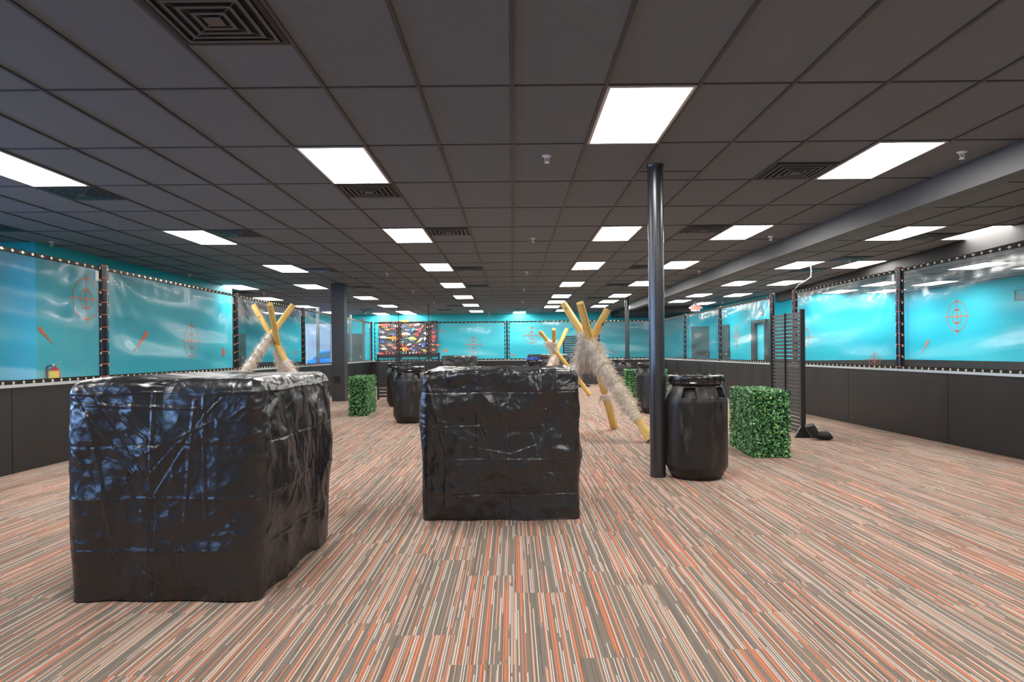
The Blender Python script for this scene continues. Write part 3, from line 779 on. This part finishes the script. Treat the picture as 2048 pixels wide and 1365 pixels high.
covered_box('far covered box right of the slat barrier, seen over the middle box', -2.28, -1.16, 21.2, 22.3, 1.07, 40, 8, ((0, .28), (2, .25)))
covered_box('far covered box behind the small log tripod', .45, 1.65, 19.6, 20.7, 1.09, 40, 9, ((0, .28), (2, .25)))

# ------------------------------------------------------------------ drums
def make_drum():
    o = thing('plastic_drum', '', 'drum')
    R, n = .2825, 160
    prof = [(0, .0), (.19, .0), (.225, .008), (.238, .03)] + [(.238+(R-.238)*k/6, .03+.085*k/6) for k in range(1, 7)]
    prof += [(R, z) for z in np.linspace(.135, .70, 14)] + [(R-.001, .715), (R-.005, .728)]
    prof += [(R-.005-(.045)*((k/16)**1.3), .728+.125*k/16) for k in range(1, 17)] + [(.228, .862), (.222, .872), (0, .872)]
    m = MB()
    for r, z in prof:
        for j in range(n):
            a = 2*PI*j/n; rr_ = r
            for c_ in (-PI/2-.62, -PI/2+.62, PI/2-.62, PI/2+.62):      # moulded hand grips
                da = (a-c_+PI) % (2*PI)-PI
                if abs(da) < .25-(.05*(z-.745)/.09) and .748 < z < .838: rr_ = r-.045
            if .155 < z < .16 or .30 < z < .305: rr_ = r
            m.v.append((rr_*math.cos(a), rr_*math.sin(a), z))
    for i in range(len(prof)-1):
        for j in range(n):
            a, b_ = i*n+j, i*n+(j+1) % n; m.f.append((a, b_, b_+n, a+n))
    obj('body', m, M_DRUM, o, True)
    gr = MB()
    for c_ in (-PI/2-.62, -PI/2+.62, PI/2-.62, PI/2+.62):              # raised lips round the grips
        pts = []
        for da, z in ((-.265, .745), (.265, .745), (.215, .842), (-.215, .842), (-.265, .745)):
            k = (z-.728)/.125; r = R-.005-.045*max(k, 0)**1.3+.001
            pts.append((r*math.cos(c_+da), r*math.sin(c_+da), z))
        gr.tube(pts, .0055, 6, False)
    obj('grip_lip', gr, M_DRUM, o, 'all')
    rg = MB().lathe([(.225, .866), (.252, .868), (.256, .880), (.250, .890), (.256, .900), (.256, .928), (.250, .944), (.232, .950), (.228, .940), (.226, .9)], 96)
    for k in range(20):
        a = 2*PI*k/20; mm = MB().box(.250, .2595, -.006, .006, .884, .930).xf(Matrix.Rotation(a, 4, 'Z')); rg.add(mm.v, mm.f)
    obj('clamp_ring', rg, mat('drum_ring_plastic', (.012,.012,.013,1), .22, spec=.7), o, True)
    obj('lid', MB().lathe([(.228, .925), (.215, .928), (.20, .936), (.06, .940), (0, .940)], 64), M_DRUM, o, True)
    return o
D0 = make_drum()
drums = [(1.705, 6.20, .12, 'scuffed black plastic drum standing right behind the near round post'), (-1.745, 11.28, .0, 'black plastic drum left of the middle covered box'), (-2.50, 14.7, .3, 'black plastic drum half hidden behind the drum left of the middle box'),
         (2.62, 12.6, .9, 'black plastic drum in front of the far right hedge, half hidden by the round post'), (3.10, 18.8, .62, 'farthest black plastic drum near the right back corner'), (.52, 17.3, .4, 'black plastic drum with blue foam darts piled on its lid behind the middle box')]
for k, (x, y, rz, lab) in enumerate(drums):
    o = D0 if k == 0 else copy_tree(D0)
    o.location = (x, y, 0); o.rotation_euler = (0, 0, rz); tag(o, lab, 'drum', 'black plastic drums')
# blue darts heaped on the far drum lid
dm = MB(); dr = random.Random(4)
for k in range(150):
    a = dr.random()*6.28; r = .20*math.sqrt(dr.random()); z = .978+.075*(1-r/.2)*dr.random(); b_ = dr.random()*6.28
    x, y = r*math.cos(a), r*math.sin(a); dm.tube([(x-.032*math.cos(b_), y-.032*math.sin(b_), z), (x+.032*math.cos(b_), y+.032*math.sin(b_), z+dr.uniform(-.012, .02))], .0065, 6)
q = tag(obj('foam_darts', dm, mat('blue_foam', (.03,.13,.62,1), .6), None, False, (.52, 17.3, 0)), 'heap of blue foam darts on a far drum lid', 'foam darts'); q['kind'] = 'stuff'

# ------------------------------------------------------------------ hedges
def hedge(lab, x, y, rz, w, d, h_, n, seed, leaf=.017):
    o = thing('artificial_hedge', lab, 'hedge', (x, y, 0), rz, 'artificial boxwood hedges')
    rs = random.Random(seed); m = MB(); i_ = .03
    obj('core', MB().box(i_, w-i_, i_, d-i_, .0, h_-i_), M_LEAFCORE, o)
    areas = [('y0', w*h_), ('y1', w*h_), ('x0', d*h_), ('x1', d*h_), ('z', w*d)]; tot = sum(a for _, a in areas)
    for nm, ar_ in areas:
        for _ in range(int(n*ar_/tot)):
            u, v = rs.random(), rs.random(); dp = rs.random()**1.5*.04-.012
            if nm[0] == 'y':
                if nm == 'y0' and u < .035: continue
                p = Vector((u*w, dp if nm == 'y0' else d-dp, v*h_)); nn = Vector((0, -1 if nm == 'y0' else 1, 0))
            elif nm[0] == 'x': p = Vector((dp if nm == 'x0' else w-dp, u*d, v*h_)); nn = Vector((-1 if nm == 'x0' else 1, 0, 0))
            else: p = Vector((u*w, v*d, h_-dp)); nn = Vector((0, 0, 1))
            nn = (nn + Vector((rs.gauss(0, .55), rs.gauss(0, .55), rs.gauss(.15, .5)))).normalized()
            t1 = nn.orthogonal().normalized(); t1 = (Matrix.Rotation(rs.random()*6.28, 3, nn) @ t1); t2 = nn.cross(t1)
            L_ = leaf*rs.uniform(.7, 1.25); wd = L_*.42
            p.z = max(p.z, .012)
            vs = [p-t1*L_*.6, p+t2*wd-nn*.002, p+t1*L_*.7+nn*.003, p-t2*wd-nn*.002]
            vs = [(v_.x, v_.y, max(v_.z, .002)) for v_ in vs]
            m.add(vs, [(0, 1, 2), (0, 2, 3)])
    obj('foliage', m, M_LEAF, o)
hedge('green leafy artificial hedge block right of the near drum', 2.60, 7.24, math.radians(-5), .40, 1.0, .715, 15000, 1, .024)
hedge('green leafy artificial hedge block left, in front of the square column', -3.07, 12.42, math.radians(4.4), .34, 1.32, .72, 9000, 2, .026)
hedge('green leafy artificial hedge block behind the drum and round post on the right', 2.70, 15.85, 0, 1.0, .38, .72, 7000, 3, .027)

# ------------------------------------------------------------------ log tripods
def frayed(p0, p1, r, t0, t1, n, seed, hang=.5, ln=.065, down=Vector((0, 0, -1))):
    rs = random.Random(seed); m = MB(); a, b_ = Vector(p0), Vector(p1); d = (b_-a).normalized(); u = d.orthogonal().normalized(); w = d.cross(u)
    pts, rr_ = [], []
    for k in range(25):
        s_ = t0+(t1-t0)*k/24; pts.append(a+(b_-a)*s_); rr_.append(r*(1.06+.42*abs(math.sin(k*1.9+seed))*abs(math.sin(k*.7+seed*2))))
    m.tube(pts, rr_, 10)
    for _ in range(int(n*1.9)):
        s_ = t0+(t1-t0)*rs.random(); an = rs.random()*6.28; rad = (u*math.cos(an)+w*math.sin(an))
        s_ = t0+(t1-t0)*(round((s_-t0)/(t1-t0)*16)/16*.55+(s_-t0)/(t1-t0)*.45); p = a+(b_-a)*s_+rad*r*1.12
        g_ = (rad*rs.uniform(.3, 1.0)+Vector((rs.gauss(0, .5), rs.gauss(0, .5), rs.gauss(0, .5)))+down*hang*rs.uniform(.3, 1.6)+d*rs.gauss(0, .6)).normalized()
        L_ = ln*rs.uniform(.4, 1.3); sd = g_.cross(Vector((rs.gauss(0, 1), rs.gauss(0, 1), rs.gauss(0, 1)))).normalized()*.0019
        q1 = p+g_*L_*.55; q2 = q1+(g_+down*.7*hang).normalized()*L_*.5
        q3 = q2+(g_*.6+down*.9*hang+Vector((rs.gauss(0, .4), rs.gauss(0, .4), rs.gauss(0, .4)))).normalized()*L_*.25
        m.add([p-sd, p+sd, q1+sd, q1-sd, q2+sd*.8, q2-sd*.8, q3], [(0, 1, 2, 3), (3, 2, 4, 5), (5, 4, 6)])
    return m
def tripod(lab, C, feet, k, r, wraps, lens=None):
    o = thing('log_tripod', lab, 'log tripod', (C[0], C[1], 0))
    cc = Vector((C[0], C[1], 0))
    for n, f in enumerate(feet):
        f0 = Vector(f[:3]); thru = Vector(f[3:6]); top = thru+(thru-f0)*k[n]; L_ = (top-f0).length; dr_ = (top-f0).normalized()
        m = MB(); nn = 18; prof = []
        for i in range(nn+1):
            s_ = i/nn; prof.append((r*(1.08-.14*s_)*(1+.03*math.sin(i*2.3+n)), L_*s_))
        m.lathe([(0, 0)]+prof+[(0, L_)], 18)
        lg = obj('log', m, M_WOOD, o, True)
        f1 = f0-cc; f1.z += r*1.05*math.sqrt(max(0, 1-dr_.z**2))
        ML = Matrix.Translation(f1) @ dr_.to_track_quat('Z', 'Y').to_matrix().to_4x4(); lg.matrix_local = ML
        for (wi, t0, t1, cnt, hang, ln) in wraps:
            if wi == n: obj('frayed_rope', frayed((0, 0, 0), (0, 0, L_), r, t0, t1, cnt, 5+n+int(t0*50), hang, ln, ML.to_3x3().inverted() @ Vector((0, 0, -1)))  .xf(ML), M_FIBRE, o)
    return o
C1 = (1.08, 9.3, 1.26)
tripod('large log tripod with shaggy rope wrap right of the middle box', C1,
       [(1.52, 10.0, 0, 1.10, 9.30, 1.26), (1.76, 8.52, 0, 1.06, 9.27, 1.26), (.42, 9.50, 0, 1.09, 9.38, 1.26)], (.43, .45, .38), .055,
       [(1, .13, .20, 160, .8, .06), (1, .20, .76, 3000, .6, .085), (0, .56, .70, 1300, 1.0, .15), (2, .12, .62, 1700, .7, .085), (2, .62, .74, 1000, 1.0, .15), (0, .26, .30, 60, 1.4, .12)])
C2 = (1.12, 17.3, 1.12)
tripod('small looking far log tripod behind the middle covered box', C2,
       [(2.03, 17.5, 0, 1.14, 17.22, 1.12), (.55, 16.6, 0, 1.14, 17.3, 1.14), (1.20, 18.4, 0, 1.10, 17.36, 1.12)], (.48, .52, .52), .055,
       [(0, .72, .86, 260, 1.2, .12), (1, .1, .60, 900, .6, .07), (2, .25, .82, 1100, .6, .08)])
C3 = (-3.50, 9.8, 1.3)
tripod('log tripod with frayed rope behind the left covered box', C3,
       [(-2.55, 9.25, 0, -3.50, 9.84, 1.30), (-3.60, 10.9, 0, -3.47, 9.85, 1.26), (-4.36, 9.15, 0, -3.62, 9.72, 1.30)], (.45, .47, .45), .045,
       [(2, .08, .76, 2600, .5, .05), (1, .10, .66, 1800, .6, .06), (0, .45, .55, 300, 1.0, .08)])

# ------------------------------------------------------------------ slat screens
def slat_screen(lab, x, y, rz, w, h_, n, cat='slat screen', battens=(.5,), foot=True, group='slatted screens', low=False):
    """local x along the screen"""
    o = thing('slat_screen', lab, cat, (x, y, 0), rz, group)
    pw = .045
    for xx in (0, w): obj('post', MB().box(xx-pw/2, xx+pw/2, -.03, .03, .0, h_+.012), M_BLACK, o)
    sl = MB(); pitch = (h_-.06)/n
    if low: sl.box(pw/2, w-pw/2, -.010, .010, h_-.085, h_-.005); pitch = (h_-.225)/n
    for k in range(n):
        z = .055+k*pitch
        sl.box(pw/2, w-pw/2, -.010, .010, z, z+pitch*(.72 if not low else .78))
    obj('slat_panel', sl, M_SLAT, o)
    bt = MB()
    for b_ in battens: bt.box(w*b_-.012, w*b_+.012, .011, .03, .05, h_-.01)
    obj('batten', bt, M_BLACK, o)
    if foot:
        for xx in (0, w):
            ft = MB()
            for sg in (-1, 1): ft.add([(xx-.02, sg*.03, 0), (xx+.02, sg*.03, 0), (xx+.02, sg*.11, 0), (xx-.02, sg*.11, 0), (xx-.02, sg*.03, .15), (xx+.02, sg*.03, .15), (xx+.02, sg*.11, .012), (xx-.02, sg*.11, .012)], [(0, 3, 2, 1), (4, 5, 6, 7), (0, 1, 5, 4), (2, 3, 7, 6), (1, 2, 6, 5), (3, 0, 4, 7)])
            obj('foot', ft, M_BLACK, o)
    return o
slat_screen('tall charcoal slatted screen standing by the right hedge', 3.86, 8.86, math.radians(87), 1.18, 1.70, 31)
slat_screen('tall dark slatted screen far back behind the log tripods', 1.72, 22.4, 0, 1.2, 1.72, 22)
slat_screen('narrower left half of the low slatted barrier before the toy blaster board', -3.40, 16.8, 0, .48, 1.14, 11, 'slat barrier', (), False, 'low slatted barrier', True)
slat_screen('wider right half of the low slatted barrier before the toy blaster board', -2.86, 16.8, 0, 1.0, 1.16, 11, 'slat barrier', (.5,), False, 'low slatted barrier', True)
def sandbag(lab, pts, rs, loc, rz=0):
    P = [Vector(p) for p in pts]; fine, fr_ = [], []
    n = 26
    for i in range(n+1):
        s_ = i/n*(len(P)-1); k = min(int(s_), len(P)-2); t_ = s_-k; t2 = t_*t_*(3-2*t_)
        fine.append(P[k].lerp(P[k+1], t_)); fr_.append((rs[k]*(1-t2)+rs[k+1]*t2)*(1+.05*math.sin(i*2.7)))
    m = MB().tube(fine, fr_, 16, True, .62)
    m.v = [(x, y, max(z, .004)) for x, y, z in m.v]
    return tag(obj('sandbag', m, M_BAG, None, True, loc), lab, 'sandbag', 'black sandbags at the screens')
sandbag('black sandbag slumped over the foot of the tall slat screen', [(.0, -.02, .205), (.005, -.02, .19), (.04, -.02, .12), (.065, -.02, .07), (.10, -.02, .055), (.16, -.02, .06), (.22, -.02, .058), (.27, -.02, .035), (.31, -.02, .02)], [.03, .085, .095, .085, .06, .085, .09, .055, .008], (3.835, 8.64, 0))
sandbag('black sandbag at the foot of the far slat screen', [(0, 0, .05), (.12, 0, .07), (.28, 0, .07), (.45, 0, .06), (.6, 0, .03)], [.02, .10, .11, .09, .02], (1.95, 21.75, 0))

# ------------------------------------------------------------------ toy blaster board on the back wall
BX0, BX1 = (757-1024)/FPX*29.85, (873.5-1024)/FPX*29.85
bz = lambda x, y: HC+(CYPX-.0094*(x-1024)-y)/FPX*29.85
BZa, BZb = bz(815, 713), bz(815, 642.5)
bd = tag(obj('display_board', MB().box(BX0, BX1, 29.84, YW-.002, BZa-.02, BZb), mat('dark_board', (.045,.042,.045,1), .55)), 'dark board hung with toy dart blasters on the back wall', 'display board')
CC = {'red': (.62,.06,.05), 'orange': (.85,.22,.03), 'blue': (.04,.14,.62), 'navy': (.02,.04,.20), 'white': (.78,.78,.78), 'grey': (.30,.30,.32), 'tan': (.55,.44,.26), 'teal': (.05,.50,.58), 'lime': (.50,.72,.16), 'yellow': (.85,.65,.08), 'pink': (.80,.35,.42), 'purple': (.30,.10,.45)}
CM = {k: mat('toy_' + k, v+(1,), .38) for k, v in CC.items()}
def blaster_parts(L_, var):
    """mesh builders in the xz plane, muzzle toward -x"""
    b_, a_, g_ = MB(), MB(), MB(); y0, y1 = -.03, .03
    hh = L_*(.30, .36, .26, .40)[var]
    b_.box(-.22*L_, .34*L_, y0, y1, -.05*hh-.0, .55*hh).box(-.10*L_, .30*L_, y0*.8, y1*.8, .55*hh, .75*hh)
    if var != 3: b_.box(.34*L_, .50*L_, y0*.7, y1*.7, -.22*hh, .42*hh)
    a_.tube([(-.22*L_, 0, .28*hh), (-.46*L_, 0, .28*hh)], .13*hh+.008, 10); a_.tube([(-.46*L_, 0, .28*hh), (-.5*L_, 0, .28*hh)], .2*hh+.006, 10)
    a_.box(-.04*L_, .06*L_, y0*.7, y1*.7, -.62*hh, -.05*hh)
    if var == 1: a_.tube([(-.12*L_, 0, -.02*hh), (-.02*L_, 0, -.02*hh)], .42*hh, 14)
    if var == 2: a_.box(-.20*L_, -.12*L_, y0*.7, y1*.7, -.5*hh, 0)
    g_.add([(.14*L_, y0*.7, -.05*hh), (.24*L_, y0*.7, -.05*hh), (.30*L_, y0*.7, -.72*hh), (.20*L_, y0*.7, -.72*hh), (.14*L_, y1*.7, -.05*hh), (.24*L_, y1*.7, -.05*hh), (.30*L_, y1*.7, -.72*hh), (.20*L_, y1*.7, -.72*hh)],
           [(0, 1, 2, 3), (7, 6, 5, 4), (0, 4, 5, 1), (1, 5, 6, 2), (2, 6, 7, 3), (3, 7, 4, 0)])
    return b_, a_, g_
BL = [(290,552,210,'red','orange',0),(360,640,130,'orange','grey',0),(470,598,120,'red','orange',0),(250,682,130,'grey','white',0),(465,735,130,'blue','orange',0),(250,800,180,'white','grey',0),(475,825,210,'orange','yellow',0),(235,885,130,'blue','navy',0),
 (250,972,140,'tan','grey',-28),(405,965,120,'orange','red',0),(260,1050,170,'white','grey',0),(510,1025,120,'orange','purple',0),(330,1078,70,'orange','red',0),(540,490,110,'red','orange',0),(548,575,90,'white','grey',20),(700,482,200,'orange','yellow',0),(665,575,135,'blue','orange',0),
 (960,538,190,'white','red',14),(790,640,130,'blue','white',0),(900,652,90,'teal','blue',60),(1025,650,190,'red','pink',0),(715,735,215,'white','orange',0),(980,735,130,'red','orange',0),(1145,720,110,'white','navy',0),(870,830,225,'lime','teal',0),(655,900,120,'teal','orange',0),
 (1035,875,170,'white','yellow',40),(1145,830,110,'white','blue',70),(1095,960,185,'blue','white',0),(655,980,110,'red','orange',0),(800,960,120,'white','red',20),(710,1055,200,'orange','yellow',0),(910,1040,180,'navy','white',0),(910,985,70,'red','white',0),(1150,490,100,'teal','orange',0),(1040,1002,60,'red','pink',-30),
 (335,1130,60,'red','pink',90),(400,1130,60,'red','orange',90),(470,1130,60,'red','pink',90),(645,1125,65,'white','blue',80),(690,1125,65,'teal','white',80),(748,1125,60,'pink','red',80),(825,1120,60,'white','navy',60),(900,1120,65,'white','yellow',60),(960,1120,60,'pink','white',60),(1025,1122,70,'red','orange',80),(1160,1140,60,'pink','white',0),
 (1225,590,100,'white','red',0),(1310,695,130,'red','grey',0),(1325,802,180,'red','orange',0),(1310,862,100,'red','pink',0),(1290,952,85,'tan','grey',0),(1388,960,90,'orange','red',0),(1300,1058,120,'orange','yellow',0),(1130,1075,100,'tan','yellow',-20),(215,1142,100,'red','pink',0),(1285,560,70,'pink','red',0),(600,490,70,'grey','orange',0),(860,545,60,'orange','red',70),(1105,560,70,'orange','white',80)]
ysort = sorted(set(q[1] for q in BL))
BL = sorted(BL, key=lambda q: (round((q[1]-490)/80), q[0]))
protos = {}; pd_ = {}; placed = []
rowc = {}
for cx, cy2, ln, c1, c2, an in BL:
    fx, fy = 740+cx/10.5, 600+cy2/10.5
    L_ = round(ln/10.5*29.8/FPX/.12)*.12 + .04
    var = int(cx+cy2) % 4; key = (L_, var)
    row = round((cy2-490)/80); rowc[row] = rowc.get(row, 0)+1
    lab = '%s and %s toy dart blaster on the board, %s from left in %s row' % (c1, c2, ORD[rowc[row]], ORD[row+1])
    o = thing('toy_blaster', lab, 'toy blaster', ((fx-1024)/FPX*29.8, 29.80, bz(fx, fy)), 0, 'toy dart blasters on the display board')
    o.rotation_euler = (0, math.radians(-an), 0)
    if key not in protos:
        protos[key] = [obj(nm, mb_, CM[c1], None) for nm, mb_ in zip(('body', 'barrel', 'grip'), blaster_parts(L_, var))]; ps = protos[key]; pd_[key] = max(v.co.y for q in ps for v in q.data.vertices)
    else:
        ps = []
        for q in protos[key]:
            c_ = q.copy(); COL.objects.link(c_); ps.append(c_)
    o.location.y = 29.8403-pd_[key]; placed.append((o, ps, pd_[key]))
    for q, cm in zip(ps, (c1, c2, c1 if var % 2 else 'grey')):
        q.parent = o
        q.material_slots[0].link = 'OBJECT'; q.material_slots[0].material = CM[cm]

def rect(o, ps, k):
    ca, sa = math.cos(-o.rotation_euler.y), math.sin(-o.rotation_euler.y)
    P = [(o.location.x+k*(v.co.x*ca-v.co.z*sa), o.location.z+k*(v.co.x*sa+v.co.z*ca)) for q in ps for v in q.data.vertices]
    return min(p[0] for p in P), max(p[0] for p in P), min(p[1] for p in P), max(p[1] for p in P)
scl = [1.0]*len(placed)                         # keep neighbours on the board clear of each other
R_ = [rect(o, ps, 1.0) for o, ps, _ in placed]
for it in range(14):
    hit = set()
    for i in range(len(placed)):
        for j in range(i):
            a, b_ = R_[i], R_[j]
            if a[0] < b_[1] and b_[0] < a[1] and a[2] < b_[3] and b_[2] < a[3]:
                hit |= {i, j}
                w_, h2 = min(a[1], b_[1])-max(a[0], b_[0]), min(a[3], b_[3])-max(a[2], b_[2])
                ax = 'x' if w_ < h2 else 'z'; dlt = min(w_, h2)*.22*(1 if getattr(placed[i][0].location, ax) > getattr(placed[j][0].location, ax) else -1)
                setattr(placed[i][0].location, ax, getattr(placed[i][0].location, ax)+dlt); setattr(placed[j][0].location, ax, getattr(placed[j][0].location, ax)-dlt)
    if not hit: break
    for i in hit:
        scl[i] *= .965
        R_[i] = rect(placed[i][0], placed[i][1], scl[i])
for (o, ps, dp), k in zip(placed, scl):
    o.scale = (k, k, k); o.location.y = 29.8403-dp*k

# ------------------------------------------------------------------ small wall things
x_ = thing('fire_extinguisher', 'red fire extinguisher with yellow tag low on the left teal wall', 'fire extinguisher', (-7.085, 10.28, .55))
obj('cylinder', MB().lathe([(0, 0), (.07, 0), (.08, .015), (.08, .38), (.06, .43), (.025, .455), (.025, .48), (0, .48)], 24), mat('red_enamel', (.55,.02,.02,1), .3), x_, True)
obj('tag_label', MB().grid(lambda u, v: (.0825*math.cos(-PI/2+.35+2.1*(u-.5)), .0825*math.sin(-PI/2+.35+2.1*(u-.5)), .20+.20*v), 10, 1), mat('yellow_label', (.85,.55,.03,1), .5), x_)
obj('valve_handle', MB().box(-.02, .02, -.02, .02, .47, .51).obox((0, 0, .505), (.12, -.05, .53), .012, .03).obox((0, 0, .485), (.11, -.05, .49), .012, .03), M_STEEL, x_)
obj('hose', MB().tube([(-.02, 0, .49), (-.09, -.03, .47), (-.115, -.03, .38), (-.105, -.03, .2), (-.098, -.02, .12)], .012, 8), M_BLACK, x_, 'all')
obj('bracket', MB().box(-.105, -.07, -.03, .03, .1, .4), M_BLACK, x_)
ex = thing('exit_sign', 'lit red exit sign hanging from the ceiling above the far right vinyl', 'exit sign', (6.62, 24.0, CZ))
obj('housing', MB().box(-.155, .155, -.03, .03, -.33, -.12), M_WHITE, ex)
obj('stem', MB().box(-.05, .05, -.02, .02, -.12, 0), M_WHITE, ex)
for s_ in (-1, 1): obj('lamp_head', MB().tube([(s_*.155, 0, -.20), (s_*.19, -.02, -.20)], .02, 8).tube([(s_*.20, .03, -.20), (s_*.20, -.06, -.21)], [.035, .045], 12), M_WHITE, ex)
fc = bpy.data.curves.new('exit_letters', 'FONT'); fc.body = 'EXIT'; fc.size = .19; fc.align_x = 'CENTER'; fc.align_y = 'CENTER'; fc.extrude = .004; fc.offset = .003
fo = bpy.data.objects.new('exit_letters_src', fc); COL.objects.link(fo)
bpy.context.view_layer.update()
fm = bpy.data.meshes.new_from_object(fo.evaluated_get(bpy.context.evaluated_depsgraph_get()))
bpy.data.objects.remove(fo)
fm.materials.clear(); fm.materials.append(mat('exit_red_light', (.8,.05,.04,1), .5, emit=(1,.10,.06,1), es=2.2))
eo = bpy.data.objects.new('letters', fm); COL.objects.link(eo); eo.parent = ex; eo.location = (0, -.033, -.225); eo.rotation_euler = (PI/2, 0, 0)
def grille(x, y, z, lab, w=.34, h_=.2):
    o = thing('wall_grille', lab, 'wall vent', (x, y, z))
    f_ = MB().box(-.012, 0, -w/2, w/2, -h_/2, -h_/2+.02).box(-.012, 0, -w/2, w/2, h_/2-.02, h_/2).box(-.012, 0, -w/2, -w/2+.02, -h_/2, h_/2).box(-.012, 0, w/2-.02, w/2, -h_/2, h_/2)
    obj('frame', f_, M_BLACK, o)
    s_ = MB()
    for k in range(6): s_.box(-.010, -.002, -w/2+.02, w/2-.02, -h_/2+.03+k*.026, -h_/2+.043+k*.026)
    obj('slats', s_, mat('grille_teal_grey', (.16,.30,.34,1), .5), o)
grille(8.15-.004, 21.75, 2.42, 'grey wall vent above the dark door frame on the far right wall', .42, .26)
grille(12.4-.004, 16.15, 2.45, 'wall vent cut by the right edge of the photo', .5, .26)
th = thing('thermostat', 'small white thermostat left of the dark door frame', 'thermostat', (8.146, 22.7, 1.62))
obj('case', MB().box(-.03, 0, -.07, .07, -.10, .10), M_WHITE, th, bevel=.006); obj('screen', MB().box(-.033, -.029, -.045, .045, .0, .06), M_GREY, th)
el = thing('emergency_light', 'small lit emergency lamp at the far end of the dropped beam', 'lamp', (4.2, 24.0, 2.74))
obj('case', MB().box(-.05, .058, -.06, .06, -.06, .06), M_WHITE, el, bevel=.008)
obj('bulb', MB().lathe([(0, -.07), (.025, -.06), (.035, -.035), (.03, 0)], 12).xf(Matrix.Translation((0, -.05, .02)) @ Matrix.Rotation(-PI/2, 4, 'X')), mat('lamp_glow', (1,1,1,1), .4, emit=(1,.96,.9,1), es=8), el)
# parked car outside the back window
cr = thing('parked_car', 'blue car parked outside the back left window', 'car', (-9.4, 35.5, -.05))
side_ = [(-2.1, .35), (-2.15, .62), (-1.9, .82), (-1.1, .92), (-.55, 1.38), (.7, 1.42), (1.35, .98), (2.0, .90), (2.15, .65), (2.1, .35)]
bm_ = MB(); n = len(side_)
bm_.add([(x, -.85, z) for x, z in side_]+[(x, .85, z) for x, z in side_], [tuple(range(n)), tuple(range(2*n-1, n-1, -1))]+[(i, n+i, n+(i+1) % n, (i+1) % n) for i in range(n)])
obj('body', bm_, mat('blue_car_paint', (.02,.08,.42,1), .25), cr, bevel=.03)
obj('side_window', MB().add([(x, y, z) for y in (-.856, -.85) for x, z in ((-1.0, .95), (-.5, 1.30), (.65, 1.34), (1.2, .98))], [(0, 1, 2, 3), (7, 6, 5, 4), (0, 4, 5, 1), (1, 5, 6, 2), (2, 6, 7, 3), (3, 7, 4, 0)]), M_BLACK, cr)
for x in (-1.3, 1.3):
    for y in (-.78, .78): obj('wheel', MB().tube([(x, y-.1, .33), (x, y+.1, .33)], .33, 20), mat('tyre_rubber', (.02,.02,.02,1), .8), cr)
